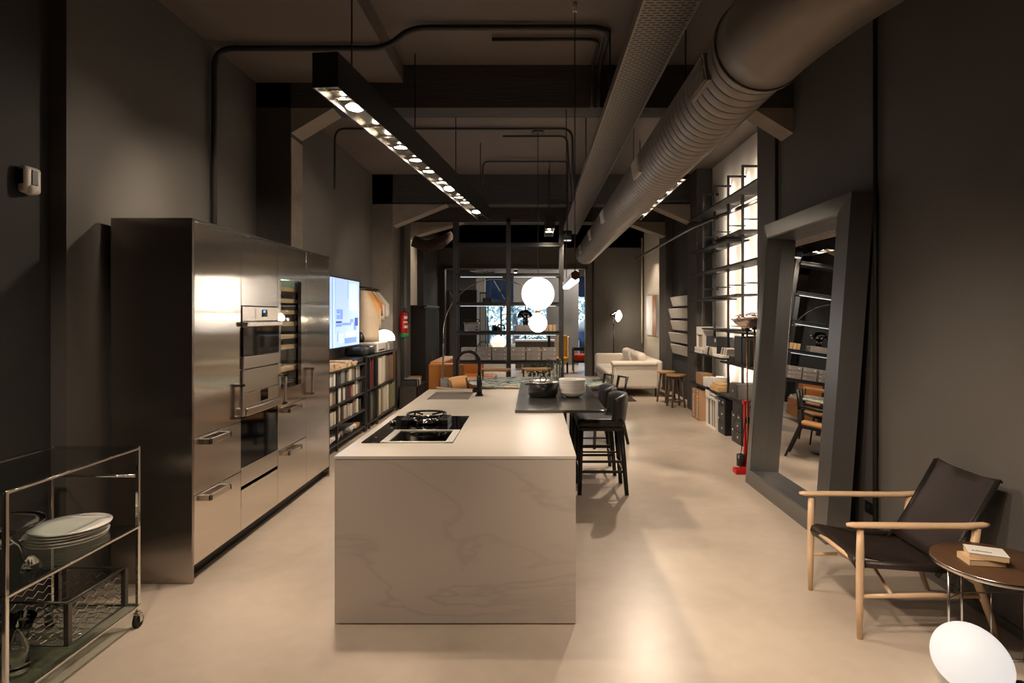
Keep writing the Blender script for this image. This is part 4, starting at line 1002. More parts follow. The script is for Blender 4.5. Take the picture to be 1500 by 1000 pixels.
# hanging rail with garments
hr = thing('clothes_rail', (-2.65, 9.5, 2.0), 'black wall rail with hangers beside the television', 'clothes rail')
MB().cyl((-2.60, 8.98, 2.08), (-2.60, 10.0, 2.08), .010, seg=10).build('rail', 'metal_black', hr)
MB().box(-2.84, -2.60, 9.0, 9.02, 2.07, 2.09).box(-2.84, -2.60, 9.96, 9.98, 2.07, 2.09).build('bracket', 'metal_black', hr)
GC = ['fabric_sand', 'leather_tan', 'fabric_sand', 'leather_orange', 'linen_white', 'fabric_sand', 'linen_white', 'fabric_cream']
glab = ['long beige fabric sample draping down nearest the television', 'tan leather hide sample on the rail, second from the television', 'sand coloured short fabric sample, third from the television', 'rust brown leather sample in the middle of the rail', 'white short fabric sample just right of the rust one', 'sand coloured folded sample, third from the far rail end', 'white folded fabric sample, second from the far rail end', 'cream folded fabric sample at the far end of the rail']
for k in range(8):
    y = 9.05+.105*k; h = thing('fabric_sample', (-2.60, y, 1.9), glab[k], 'fabric sample', 'samples on the wall rail')
    g = MB(); L = .78 if k == 0 else (.62 if k == 2 else random.uniform(.36, .46)); rings = []
    for i in range(9):
        t = i/8; ww = (.05+.17*min(1, t*2.0))*(1 if k not in (0,) else 1.1); ph_ = k
        rings.append([(-2.62-ww+.03*math.sin(3*t+ph_), y+.012*math.sin(5*t+k), 2.03-L*t), (-2.61, y+.035+.015*math.sin(7*t+ph_), 2.035-L*t+.02*math.sin(4*t)), (-2.60+ww, y+.02*math.sin(6*t+1), 2.03-L*t+.05*t*math.sin(k)), (-2.61, y-.03, 2.03-L*t)])
    g.loft(rings); g.build('cloth', GC[k], h)
    MB().tube([(-2.60, y, 2.035), (-2.60, y, 2.06), (-2.585, y, 2.085), (-2.60, y, 2.096)], .004, 6).build('hanger_hook', 'metal_black', h)
tag(MB().loft([[(-2.63+.05*math.cos(a)*s, 9.02+.05*math.sin(a)*s, z) for a in [q*PI/4 for q in range(8)]] for z, s in ((1.24, .9), (1.30, 1.3), (1.36, .8), (1.40, .4))]).build('dark_bundle', 'plastic_black'), 'dark crumpled bundle under the hanging beige fabric', 'bundle')
# extinguisher
fe = thing('fire_extinguisher', (-2.40, 10.9, 1.2), 'red fire extinguisher with green base band on the dark column', 'fire extinguisher')
ec = (-2.385, 10.9, 0)
MB().lathe([(0, 1.33), (.075, 1.33), (.08, 1.345), (.08, 1.62), (.07, 1.66), (.035, 1.695), (.025, 1.72), (0, 1.72)], ec, seg=28).build('cylinder', 'paint_red', fe)
MB().lathe([(0, 1.25), (.075, 1.25), (.081, 1.26), (.081, 1.33), (0, 1.33)], ec, seg=28).build('base_band', 'paint_green', fe)
MB().cyl((-2.385, 10.9, 1.72), (-2.385, 10.9, 1.75), .02, seg=12).box(-2.40, -2.31, 10.885, 10.915, 1.75, 1.765).box(-2.40, -2.33, 10.885, 10.915, 1.775, 1.79).build('valve', 'metal_black', fe)
MB().tube([(-2.36, 10.9, 1.73), (-2.30, 10.88, 1.70), (-2.30, 10.87, 1.50)], .009, 8).build('hose', 'rubber', fe)
for z, hh in ((1.59, .05), (1.515, .03), (1.42, .05)):
    MB().lathe([(.0812, z), (.0812, z+hh)], ec, seg=10, a0=R(-78), a1=R(-20)).build('label_panel', 'paper', fe)
MB().box(-2.47, -2.46, 10.87, 10.93, 1.4, 1.6).build('bracket', 'metal_black', fe)
# grey crate with files right of the tall rack
gc = thing('file_crate', (-2.3, 10.9, 0), 'grey open crate holding folders at the foot of dark column', 'crate')
c4 = MB(); X0, X1, Y0, Y1 = -2.38, -2.05, 10.45, 11.35
c4.box(X0, X1, Y0, Y1, 0, .02); c4.box(X0, X0+.015, Y0, Y1, .02, .40); c4.box(X1-.015, X1, Y0, Y1, .02, .40); c4.box(X0, X1, Y0, Y0+.015, .02, .40); c4.box(X0, X1, Y1-.015, Y1, .02, .40)
c4.build('body', 'metal_grey', gc)
MB().cyl((X1, 11.15, .33), (X1+.003, 11.15, .33), .02, seg=12).build('grip_hole', 'rubber', gc)
for k in range(6):
    y = 10.52+.11*k; c = ['charcoal', 'black', 'grey', 'charcoal', 'white', 'caramel'][k]
    tag(B(-2.34, -2.10, y, y+.05, .022, .48+.02*(k % 3), .003).build('folder', c), ['nearest charcoal', 'second black', 'third grey', 'fourth charcoal', 'white', 'caramel brown'][k]+' folder standing in the grey crate', 'folder', 'folders in the grey crate')
# ------------------------------------------------------------------ right side: niche shelving
ns = thing('wall_shelving', (2.75, 8.5, 0), 'tall black wall shelving in front of the backlit white niche', 'shelving unit')
UY = [7.20, 7.82, 8.40, 9.03, 9.65]
for y in UY:
    u = MB(); u.box(2.735, 2.765, y-.015, y+.015, 0, 3.63); u.box(2.765, 3.0, y-.012, y+.012, 3.60, 3.63)
    for z in (.56, 1.07, 1.43, 2.1, 2.94): u.box(2.765, 3.0, y-.006, y+.006, z-.03, z-.012)
    u.build('upright', 'metal_black', ns)
def nshelf(y0, y1, z): B(2.60, 2.94, y0, y1, z-.022, z, .001).build('shelf', 'matte_black', ns)
for y0, y1, z in ((6.9, 9.95, 3.25), (8.1, 9.95, 2.69), (7.5, 8.6, 2.74), (6.9, 9.95, 2.33), (8.6, 9.95, 1.90), (7.6, 9.2, 1.93), (8.0, 9.2, 1.46), (6.9, 8.05, 1.44), (8.2, 9.95, 1.06), (6.9, 8.3, 1.02), (6.9, 9.95, .56)):
    nshelf(y0, y1, z)
for y in UY[:4]:  # LED profiles behind the uprights
    B(2.768, 2.776, y+.02, y+.03, .1, 3.6).build('led_profile', 'metal_black', ns)
def rbox(name, x0, x1, y0, y1, z0, z1, m, lab, cat, bev=.003, group=None): return tag(MB().box(x0, x1, y0, y1, z0, z1, bev).build(name, m), lab, cat, group)
# floor row
for k, (y0, y1) in enumerate(((9.28, 9.47), (9.485, 9.70))):
    b = thing('cardboard_box', (2.72, (y0+y1)/2, 0), ['brown carton with white lettering, the nearer of two on the floor', 'brown carton with white lettering, the farther of two on the floor'][k], 'box', 'brown cartons on the floor')
    MB().box(2.58, 2.90, y0, y1, 0, .475, .003).build('carton', 'cardboard', b)
    T = Matrix.Translation((2.579, (y0+y1)/2, .16)) @ Matrix(((0, 0, -1, 0), (0, 1, 0, 0), (1, 0, 0, 0), (0, 0, 0, 1)))
    # text reads from the bottom upwards on the face towards the room
    def tm(z): return Matrix.Translation((2.579, (y0+y1)/2, z)) @ Matrix(((0, 0, -1, 0), (0, 1, 0, 0), (1, 0, 0, 0), (0, 0, 0, 1)))
    text('lettering', 'DESIGN', .085, tm(.18), 'paper', b); text('lettering', 'EN', .085, tm(.41), 'paper', b)
    MB().cbox((2.579, (y0+y1)/2, .335), (.001, .045, .045), rot=(R(45), 0, 0)).build('orange_diamond', 'orange_mark', b)
    B(2.577, 2.58, (y0+y1)/2+.03, (y0+y1)/2+.055, .385, .445, .001).build('grip_slot', 'rubber', b)
wcz = thing('file_crate', (2.76, 8.72, 0), 'white open crate full of magazines beside the brown cartons', 'crate')
c5 = MB(); Y0, Y1 = 8.50, 8.97; X0, X1 = 2.60, 2.92
c5.box(X0, X1, Y0, Y1, 0, .02); c5.box(X0, X1, Y0, Y0+.02, .02, .42); c5.box(X0, X1, Y1-.02, Y1, .02, .42); c5.box(X1-.015, X1, Y0, Y1, .02, .42); c5.box(X0, X1, Y0, Y1, .42, .44)
c5.build('body', 'linen_white', wcz)
pc = ['sand', 'charcoal', 'grey', 'cream', 'taupe', 'white', 'sand', 'charcoal']
for k in range(8):
    y = 8.53+.052*k
    tag(B(2.63, 2.88, y, y+.045, .021, .40, .002).build('magazine_file', pc[k]), '%s magazine file, %s from the near side in the white crate' % (pc[k], ['first', 'second', 'third', 'fourth', 'fifth', 'sixth', 'seventh', 'last'][k]), 'file', 'magazine files in the white crate')
for k, (y0, y1, z) in enumerate(((8.52, 8.78, .44), (8.50, 8.80, .465), (8.53, 8.79, .49))):
    rbox('magazine', 2.59+.01*k, 2.86, y0, y1, z, z+.022, 'paper' if k != 1 else 'grey', ['bottom', 'middle', 'top'][k]+' magazine of the pile on the white crate', 'magazine', group='magazines on the white crate')
rbox('white_box', 2.60, 2.86, 8.82, 9.0, .442, .56, 'paper', 'small white box standing on the far end of the white crate', 'box')
def bcab(y0, y1, zt, lab):
    b = thing('black_drawer_box', (2.75, (y0+y1)/2, 0), lab, 'drawer box')
    MB().box(2.62, 2.94, y0, y1, 0, zt, .004).build('body', 'metal_black', b)
    ym_ = (y0+y1)/2
    for (a0, a1, z0, z1) in ((y0+.01, ym_+.06, .02, .16), (y0+.01, ym_+.06, .17, zt-.10), (ym_+.07, y1-.01, .02, zt-.10), (y0+.01, ym_-.01, zt-.09, zt-.01), (ym_+.01, y1-.01, zt-.09, zt-.01)):
        d_ = B(2.612, 2.62, a0, a1, z0, z1, .002).build('drawer', 'metal_anthracite', b)
        B(2.606, 2.612, (a0+a1)/2-.012, (a0+a1)/2+.012, (z0+z1)/2-.01, (z0+z1)/2+.01).build('label_tab', 'paper', d_)
bcab(8.13, 8.44, .50, 'black drawer box on the floor right of the white crate')
bcab(7.48, 7.86, .40, 'lower black drawer box on the floor nearest the red lamp stand')
rbox('black_storage_box', 2.62, 2.92, 7.50, 7.83, .40, .535, 'metal_black', 'closed black box on the nearest floor drawer box', 'box')
# lowest shelf z=.56
rbox('cardboard_box', 2.62, 2.80, 9.30, 9.60, .56, .74, 'cardboard', 'small brown box at the far end of the lowest niche shelf', 'box')
rbox('white_box', 2.64, 2.84, 9.12, 9.27, .56, .70, 'paper', 'first white box beside the small brown box on shelf', 'box')
rbox('white_box', 2.66, 2.88, 8.84, 9.08, .56, .72, 'paper', 'larger white box on the lowest niche shelf', 'box')
rbox('flat_parcel', 2.61, 2.88, 8.42, 8.80, .56, .635, 'cardboard_light', 'flat tan parcel lying on the lowest niche shelf', 'parcel')
rbox('flat_parcel', 2.63, 2.88, 8.44, 8.76, .636, .67, 'cardboard_light', 'thinner tan parcel on top of the flat one', 'parcel')
tb = thing('storage_box', (2.7, 7.75, .56), 'dark grey metal box with front flap on the lowest niche shelf', 'box')
MB().box(2.61, 2.90, 7.60, 7.92, .56, .76, .004).build('body', 'metal_anthracite', tb)
MB().cbox((2.604, 7.76, .67), (.008, .31, .17), .002, rot=(0, R(4), 0)).build('flap', 'metal_grey', tb)
B(2.594, 2.60, 7.75, 7.77, .66, .675).build('latch', 'paper', tb)
# shelf z=1.06
bk = [(9.36, 9.72, .03, 'white'), (9.35, 9.70, .028, 'cream'), (9.37, 9.71, .03, 'white')]
z = 1.06
for k, (y0, y1, t, c) in enumerate(bk):
    rbox('large_book', 2.60, 2.86, y0-.15, y1-.1, z, z+t, c, '%s %s large book of the far pile on the middle niche shelf' % (['bottom', 'second', 'third'][k], c), 'book', group='pile of large books'); z += t+.001
pb_ = thing('open_display_case', (2.72, 9.38, z), 'white display case with brown swatches on the pile of books', 'display case')
q = MB(); q.box(2.62, 2.84, 9.22, 9.24, z, z+.30); q.box(2.62, 2.84, 9.55, 9.57, z, z+.30); q.box(2.82, 2.84, 9.24, 9.55, z, z+.30); q.box(2.62, 2.84, 9.22, 9.57, z+.30, z+.32); q.box(2.62, 2.63, 9.24, 9.55, z+.2, z+.30)
q.build('body', 'paper', pb_)
for k in range(5): B(2.64, 2.80, 9.25+.06*k, 9.295+.06*k, z, z+.19, .002).build('swatch', ['brown', 'caramel', 'beige', 'taupe', 'cream'][k], pb_)
bcs = thing('black_case', (2.78, 8.9, 1.06), 'large black case with a white sticker on the middle niche shelf', 'case')
MB().box(2.66, 2.90, 8.62, 9.17, 1.06, 1.33, .003).build('body', 'plastic_black', bcs)
B(2.656, 2.6605, 8.68, 8.73, 1.26, 1.31).build('sticker', 'paper', bcs)
for k in range(6):
    y = 8.64+.075*k; T = Matrix.Translation((2.63, y, 1.125)) @ Matrix.Rotation(R(28 if k > 0 else 0), 4, 'X')
    tag(MB().box(-.03, .025, -.018, .018, -.062, .062, .002, T=T).build('swatch_book', ['white', 'cream', 'sand', 'black', 'cream', 'white'][k]), '%s leaning swatch book in front of the large black case' % ['nearest white', 'second cream', 'third sand', 'black', 'fifth cream', 'farthest white'][k], 'swatch book', 'swatch books leaning on the black case')
for k in range(5):
    y = 8.22+.055*k; T = Matrix.Translation((2.72, y, 1.135)) @ Matrix.Rotation(R(34), 4, 'X')
    tag(MB().box(-.06, .06, -.010, .010, -.07, .07, .002, T=T).build('leaning_book', ['white', 'sand', 'white', 'grey', 'cream'][k]), '%s leaning book in the pale row left of the tall black boxes' % ['nearest white', 'second sand', 'third white', 'fourth grey', 'farthest cream'][k], 'book', 'leaning pale books')
rbox('white_folder', 2.60, 2.86, 8.22, 8.60, 1.021+.04, 1.095, 'paper', 'flat white folder lying at the edge of the middle niche shelf', 'folder')
rbox('black_storage_box', 2.66, 2.92, 7.30, 7.58, 1.02, 1.36, 'metal_black', 'tall black box behind the caged lamps on the niche shelf', 'box')
rbox('black_storage_box', 2.66, 2.92, 7.62, 7.88, 1.02, 1.38, 'metal_anthracite', 'tall charcoal box left of the black one behind the caged lamps', 'box')
rbox('black_storage_box', 2.66, 2.90, 7.90, 8.10, 1.02, 1.10, 'metal_black', 'low black box beside the leaning pale books', 'box')
# slanted sample panels on the right wall
for k in range(5):
    z = 1.94-.245*k; x = 2.985-.02*(k % 2)
    p = MB(); T = Matrix.Translation((2.93-.04*(k % 2), 11.85, z)) @ Matrix.Rotation(R(-16), 4, 'Y')
    p.box(-.012, .012, -.75, .75, -.10, .10, .003, T=T)
    p.box(.0, .075, -.6, .6, -.01, .01, T=T)
    tag(p.build('slanted_panel', 'panel_sample'), ['topmost', 'second', 'middle', 'fourth', 'lowest'][k]+' pale slanted wall panel behind the wooden stools'+('' if k in (0, 2, 4) else ', counted from the top'), 'wall panel', 'slanted panels on the right wall')
# painting
pa = thing('painting', (2.98, 14.9, 1.55), 'tall unframed painting, white and brown, on the cream wall', 'painting')
B(2.945, 3.0, 14.3, 15.55, 1.15, 2.15).build('canvas', 'art_white', pa)
B(2.94, 2.946, 14.3, 14.75, 1.15, 2.15).build('brown_band', 'art_brown', pa)
# wooden stools
def wstool(loc, rz, label):
    r = thing('wooden_stool', (0, 0, 0), label, 'stool', 'round wooden stools')
    MB().lathe([(0, .555), (.17, .555), (.178, .565), (.178, .585), (.17, .592), (0, .592)], seg=32).build('seat', 'wood_oak', r)
    for k in range(4):
        a = R(45+90*k)
        MB().tube([(.17*math.cos(a), .17*math.sin(a), 0), (.10*math.cos(a), .10*math.sin(a), .555)], .018, 8).build('leg', 'wood_weathered', r)
    g = MB()
    for k in range(4):
        a, b_ = R(45+90*k), R(135+90*k)
        g.tube([(.155*math.cos(a), .155*math.sin(a), .12), (.155*math.cos(b_), .155*math.sin(b_), .12)], .012, 8)
    g.build('stretcher', 'wood_weathered', r)
    r.location = loc; r.rotation_euler = (0, 0, rz); return r
q1 = wstool((2.57, 10.75, 0), R(10), 'nearer round wooden stool beside the textured concrete column')
copy_tree(q1, loc=(2.53, 11.35, 0), rz=R(30), label='farther round wooden stool, partly behind the other one')
# caged floor lamps
def caged(x, y, z, lab, base=True):
    r = thing('caged_floor_lamp', (x, y, 0), lab, 'floor lamp')
    MB().lathe([(.03, -.10), (.06, -.09), (.13, -.04), (.165, 0), (.16, .005), (.12, -.03), (.05, -.075), (0, -.08)], (x, y, z), seg=28).build('reflector', 'steel_satin', r)
    g = MB()
    for rr, zz in ((.165, .004), (.13, .035), (.08, .05)): g.tube([(x+rr*math.cos(a), y+rr*math.sin(a), z+zz) for a in [k*PI/12 for k in range(24)]], .003, 6, closed=True)
    for k in range(10):
        a = k*PI/5; g.tube([(x+.168*math.cos(a), y+.168*math.sin(a), z-.02), (x+.168*math.cos(a), y+.168*math.sin(a), z+.01), (x+.13*math.cos(a), y+.13*math.sin(a), z+.035), (x+.02*math.cos(a), y+.02*math.sin(a), z+.055)], .0025, 6)
    g.tube([(x+.175*math.cos(a), y+.175*math.sin(a), z-.075) for a in [k*PI/12 for k in range(24)]], .004, 6, closed=True)
    g.build('wire_cage', 'copper', r)
    MB().cyl((x, y, z-.13), (x, y, z-.09), .028, seg=14).build('socket', 'metal_black', r)
    MB().cyl((x, y, .08), (x, y, z-.12), .010, seg=10).build('pole', 'copper', r)
    return r
l1 = caged(2.27, 6.32, 1.61, 'caged copper floor lamp with a tall red stand')
rs = MB(); rs.box(2.245, 2.295, 6.33, 6.37, .04, .72, .006); rs.box(2.235, 2.30, 6.32, 6.38, .70, .74, .004); rs.build('red_column', 'paint_red', l1)
rs = MB(); rs.box(2.10, 2.42, 6.16, 6.28, 0, .05, .004); rs.box(2.24, 2.32, 6.1, 6.55, 0, .05, .004); rs.build('red_foot', 'paint_red', l1)
MB().cyl((2.21, 6.34, .05), (2.21, 6.34, .17), .045, seg=14).build('motor', 'metal_anthracite', l1)
MB().tube(fillet([(2.245, 6.31, .55), (2.20, 6.25, .35), (2.15, 6.2, .12), (2.17, 6.2, .03)], .08), .005, 6).build('cord', 'rubber', l1)
MB().box(2.25, 2.30, 6.315, 6.33, .5, .57).build('switch_box', 'plastic_black', l1)
l2 = caged(2.42-.02, 6.46, 1.625, 'second caged copper floor lamp, nearer the wall and half hidden')
MB().cyl((2.40, 6.46, 0), (2.40, 6.46, .08), .09, .03, seg=24).build('foot', 'metal_black', l2)

# ------------------------------------------------------------------ leaning mirror
mi_ = thing('leaning_mirror', (2.2, 5.1, 0), 'huge tall mirror with wide dark metal frame leaning on the right wall', 'mirror')
my0, my1 = 4.28, 5.90; H = 2.552; ang = math.atan2(.19, 2.545)
TM = Matrix.Translation((2.10, 0, 0)) @ Matrix.Rotation(ang, 4, 'Y')
# local: x = depth (0 front, + to the wall), y = along the wall, z = up the mirror
prof = [(0, .165), (0, .0), (.14, -.020), (.152, -.012), (.152, .13), (.152, .14), (.152, .165)]
def rect(u, d): return [(d, my0+u, u), (d, my1-u, u), (d, my1-u, H-u), (d, my0+u, H-u)]
fm = MB(); R4 = [rect(u, d) for u, d in prof]
for i in range(4):
    j = (i+1) % 4
    for k in range(len(R4)-1):
        if k in (0, 1, 2, 3): fm._add([R4[k][i], R4[k][j], R4[k+1][j], R4[k+1][i]], [(0, 1, 2, 3)], T=TM)
fm._add([R4[0][0], R4[0][1], R4[0][2], R4[0][3]], [(3, 2, 1, 0)], T=TM)
fm.build('frame', 'mirror_frame', mi_)
MB().box(.122, .128, my0+.151, my1-.151, .151, H-.151, T=TM).build('mirror_glass', 'mirror', mi_)
# ------------------------------------------------------------------ wall socket, sensor, cord
ss = thing('wall_socket', (2.48, 4.36, .2), 'black double wall socket between mirror and armchair', 'socket')
B(2.478, 2.4895, 4.30, 4.45, .19, .27, .002).build('plate', 'plastic_black', ss)
for y in (4.34, 4.41): MB().cyl((2.478, y, .23), (2.474, y, .23), .022, seg=16).build('outlet', 'rubber', ss)
mo_ = thing('motion_sensor', (-2.72, 3.2, 2.3), 'small white motion sensor on the dark left wall', 'sensor')
MB().box(-2.745, -2.69, 3.145, 3.255, 2.305, 2.45, .022, seg=4).build('body', 'plastic_white', mo_)
MB().box(-2.735, -2.705, 3.143, 3.150, 2.35, 2.43, .006).box(-2.692, -2.686, 3.18, 3.22, 2.35, 2.43, .003).build('lens', 'plastic_black', mo_)
MB().sphere((-2.705, 3.185, 2.325), .03).build('lower_dome', 'plastic_white', mo_)
pl = thing('power_plug', (2.12, 2.58, 0), 'black plug and coiled cord on the floor under side table', 'plug')
MB().box(2.11, 2.17, 2.60, 2.64, .0, .035, .01).build('plug', 'rubber', pl)
MB().tube(fillet([(2.16, 2.62, .015), (2.25, 2.60, .01), (2.30, 2.52, .008), (2.22, 2.47, .008), (2.15, 2.55, .008), (2.0, 2.55, .008), (1.86, 2.62, .008)], .06), .005, 8).build('cord', 'rubber', pl)

# ------------------------------------------------------------------ cream sofa, spot lamp, rug
cs = thing('sofa', (2.05, 13.3, 0), 'cream fabric sofa with rounded arms along the right wall', 'sofa')
X0, X1, Y0, Y1 = 1.55, 2.62, 12.0, 15.1
cushion(X0+.05, X1-.08, Y0, Y0+.24, .17, .68, .06, 'armrest', 'fabric_cream', cs)
cushion(X0, X1-.1, Y1-.24, Y1, .17, .70, .06, 'armrest', 'fabric_cream', cs)
MB().box(X1-.30, X1, Y0+.02, Y1-.02, .17, .74, .07, seg=4).build('backrest', 'fabric_cream', cs)
MB().box(X0+.04, X1-.28, Y0+.2, Y1-.2, .14, .30, .03).build('base', 'fabric_cream', cs)
cushion(X0, X1-.30, Y0+.25, 13.54, .30, .46, .06, 'seat_cushion', 'fabric_cream', cs); cushion(X0, X1-.30, 13.56, Y1-.25, .30, .46, .06, 'seat_cushion', 'fabric_cream', cs)
for k, y in enumerate((12.35, 13.6)):
    T = Matrix.Translation((2.28, y+.5, .67)) @ Matrix.Rotation(R(-12), 4, 'Y')
    MB().box(-.10, .10, -.50, .50, -.20, .20, .085, T=T, seg=4).build('back_cushion', 'fabric_cream', cs)
MB().box(X0+.03, X1-.12, Y0-.03, Y0+.28, .62, .72, .045, seg=4).build('arm_bolster', 'fabric_cream', cs)
for x in (X0+.15, X1-.15):
    for y in (Y0+.1, Y1-.14): B(x, x+.03, y, y+.03, .012 if x < 2 else 0, .18).build('leg', 'metal_black', cs)
tag(MB().prism([(.9, 11.35), (1.97, 11.40), (1.97, 15.3), (.9, 15.3)], 'z', .0, .012).build('rug', 'rug_dark'), 'dark flat rug on floor in front of the cream sofa', 'rug')
sl = thing('studio_floor_lamp', (2.10, 15.6, 0), 'studio style floor lamp with lit round head behind the cream sofa', 'floor lamp')
MB().cyl((2.10, 15.6, .02), (2.10, 15.6, 1.5), .013, seg=10).build('pole', 'metal_black', sl)
MB().cyl((2.10, 15.6, 0), (2.10, 15.6, .025), .14, seg=28).build('base', 'metal_black', sl)
TL = Matrix.Translation((2.17, 15.55, 1.64)) @ Matrix.Rotation(R(58), 4, 'Y') @ Matrix.Rotation(R(-25), 4, 'X')
TL = Matrix.Translation((2.20, 15.5, 1.64)) @ Vector((.75, -.62, -.10)).to_track_quat('Z', 'Y').to_matrix().to_4x4()
MB().lathe([(0, -.24), (.05, -.22), (.10, -.12), (.16, 0), (.165, .02), (.155, .02), (.15, 0), (.09, -.11), (0, -.2)], T=TL, seg=28).build('head', 'chrome', sl)
MB().lathe([(0, .012), (.12, .008), (.15, 0)], T=TL, seg=28).build('lens', 'opal_glow', sl)
MB().tube([(2.10, 15.6, 1.45), (2.08, 15.58, 1.56), (2.12, 15.55, 1.64)], .016, 8).build('joint', 'chrome', sl)

# ------------------------------------------------------------------ armchair
ac = thing('armchair', (2.02, 3.3, 0), 'ash wood armchair with dark brown leather sling seat', 'armchair')
# side frames: front leg, armrest, slanted rear leg
for y, nm in ((3.575, 'far'), (3.035, 'near')):
    s_ = 1 if nm == 'far' else -1
    MB().tube([(1.665, y, 0), (1.665, y, .20), (1.668, y, .42), (1.668, y, .555)], [.013, .018, .020, .016], 14).build('leg', 'wood_ash', ac)
    MB().tube([(2.37, y, 0), (2.30, y, .20), (2.235, y, .38), (2.265, y, .565)], [.013, .019, .021, .019], 14).build('leg', 'wood_ash', ac)
    a = MB(); rings = []
    for x, w, t, z in ((1.60, .012, .008, .582), (1.63, .026, .013, .580), (1.80, .030, .014, .578), (2.05, .026, .016, .574), (2.20, .024, .018, .572), (2.30, .022, .014, .580), (2.325, .010, .008, .582)):
        rings.append([(x, y+w*math.cos(q)*1.0, z+t*math.sin(q)) for q in [k*PI/6 for k in range(12)]])
    a.loft(rings); a.build('armrest', 'wood_ash', ac)
    MB().tube([(1.668, y, .215), (2.0, y, .222), (2.295, y, .215)], [.010, .013, .010], 10).build('side_stretcher', 'wood_ash', ac)
    MB().tube([(1.675, y-.02*s_, .375), (2.24, y-.02*s_, .335)], .019, 12).build('seat_rail', 'leather_brown', ac)
    MB().tube([(2.08, y-.035*s_, .30), (2.20, y-.035*s_, .44), (2.40, y-.035*s_, .795)], [.013, .015, .013], 10).build('back_post', 'wood_black', ac)
MB().tube([(1.675, 3.035, .37), (1.675, 3.575, .37)], .012, 10).build('front_rail', 'wood_ash', ac)
MB().tube([(1.83, 3.04, .22), (1.90, 3.31, .24), (1.83, 3.57, .22)], .010, 10).build('cross_stretcher', 'wood_ash', ac)
MB().tube([(2.27, 3.035, .28), (2.27, 3.575, .28)], .012, 10).build('rear_rail', 'wood_ash', ac)
def sling(path, th, y0, y1, sagy=.02):
    mb = MB(); n = 14; rings = []
    P = [Vector((p[0], 0, p[1])) for p in path]
    for i, p in enumerate(P):
        t = (P[min(i+1, len(P)-1)]-P[max(i-1, 0)]).normalized(); nn = Vector((-t.z, 0, t.x)); rg = []
        for k in range(n+1):
            v = k/n; sg = -sagy*math.sin(PI*v)*(1 if 0 < i < len(P)-1 else .3); rg.append(p+nn*(sg+th/2)+Vector((0, y0+(y1-y0)*v, 0)))
        for k in range(n, -1, -1):
            v = k/n; sg = -sagy*math.sin(PI*v)*(1 if 0 < i < len(P)-1 else .3); rg.append(p+nn*(sg-th/2)+Vector((0, y0+(y1-y0)*v, 0)))
        rings.append(rg)
    mb.loft(rings); return mb
seatp = [(1.69, .335), (1.665, .345), (1.652, .37), (1.66, .395), (1.69, .405), (1.80, .385), (1.95, .352), (2.10, .335), (2.19, .345)]
sling(seatp, .008, 3.065, 3.545, .03).build('seat', 'leather_brown', ac)
sling([(2.13, .36), (2.17, .42), (2.24, .53), (2.31, .64), (2.37, .74), (2.395, .79), (2.41, .80), (2.42, .785)], .008, 3.065, 3.545, .025).build('backrest', 'leather_brown', ac)

# ------------------------------------------------------------------ side table, books, egg lamp
st_ = thing('side_table', (2.15, 2.77, 0), 'round walnut side table on thin steel rods at right edge', 'side table')
MB().lathe([(0, .478), (.24, .478), (.252, .484), (.255, .50), (.25, .502), (0, .502)], (2.15, 2.77, 0), seg=64).build('tabletop', 'wood_walnut', st_)
MB().lathe([(.2545, .481), (.2565, .483), (.2570, .499), (.2555, .501)], (2.15, 2.77, 0), seg=64).build('edge_band', 'steel_satin', st_)
for x, y in ((1.935, 2.77), (2.04, 2.83), (2.145, 2.56), (2.34, 2.83)):
    MB().cyl((x, y, .006), (x, y, .478), .006, seg=10).build('rod', 'steel_satin', st_)
MB().tube([(1.935, 2.77, .006), (2.04, 2.83, .006), (2.34, 2.83, .006), (2.145, 2.56, .006)], .006, 8, closed=True).build('base_frame', 'steel_satin', st_)
MB().tube([(1.935, 2.77, .33), (2.04, 2.83, .33), (2.34, 2.83, .33)], .004, 8).cyl((2.18, 2.83, .01), (2.18, 2.83, .33), .004, seg=8).build('brace', 'steel_satin', st_)
bk1 = thing('notebook', (2.12, 2.78, .502), 'lower kraft paper notebook on the round side table', 'book')
T1 = Matrix.Translation((2.085, 2.765, .503)) @ Matrix.Rotation(R(-8), 4, 'Z')
MB().box(-.075, .075, -.05, .05, 0, .026, .001, T=T1).build('pages', 'paper_warm', bk1)
MB().box(-.078, .077, -.052, .052, .026, .028, T=T1).box(-.079, -.076, -.052, .052, 0, .028, T=T1).build('cover', 'paper_warm', bk1)
bk2 = thing('notebook', (2.13, 2.77, .532), 'upper pale notebook with printed title on the side table', 'book')
T2 = Matrix.Translation((2.10, 2.76, .532)) @ Matrix.Rotation(R(-24), 4, 'Z')
MB().box(-.075, .075, -.055, .055, 0, .024, .001, T=T2).build('pages', 'paper_warm', bk2)
MB().box(-.077, .077, -.057, .057, .024, .026, T=T2).build('cover', 'linen_white', bk2)
text('title', 'A.Chinotto', .017, T2 @ Matrix.Translation((-.02, -.02, .0267)), 'ink', bk2)
eg = thing('egg_lamp', (1.91, 2.6, 0), 'glowing white egg shaped glass lamp on the floor', 'floor lamp')
TE = Matrix.Translation((1.925, 2.60, .142)) @ Matrix.Scale(.86, 4) @ Matrix.Rotation(R(32), 4, 'Y')
prof = []
for i in range(33):
    a = PI*i/32; z = -math.cos(a)*.198; rr = .160*math.sin(a)*(1-.13*(-math.cos(a)))
    prof.append((max(0, rr), z))
MB().lathe(prof, T=TE @ Matrix.Rotation(R(90), 4, 'Y'), seg=48).build('glass_body', 'opal_soft', eg)

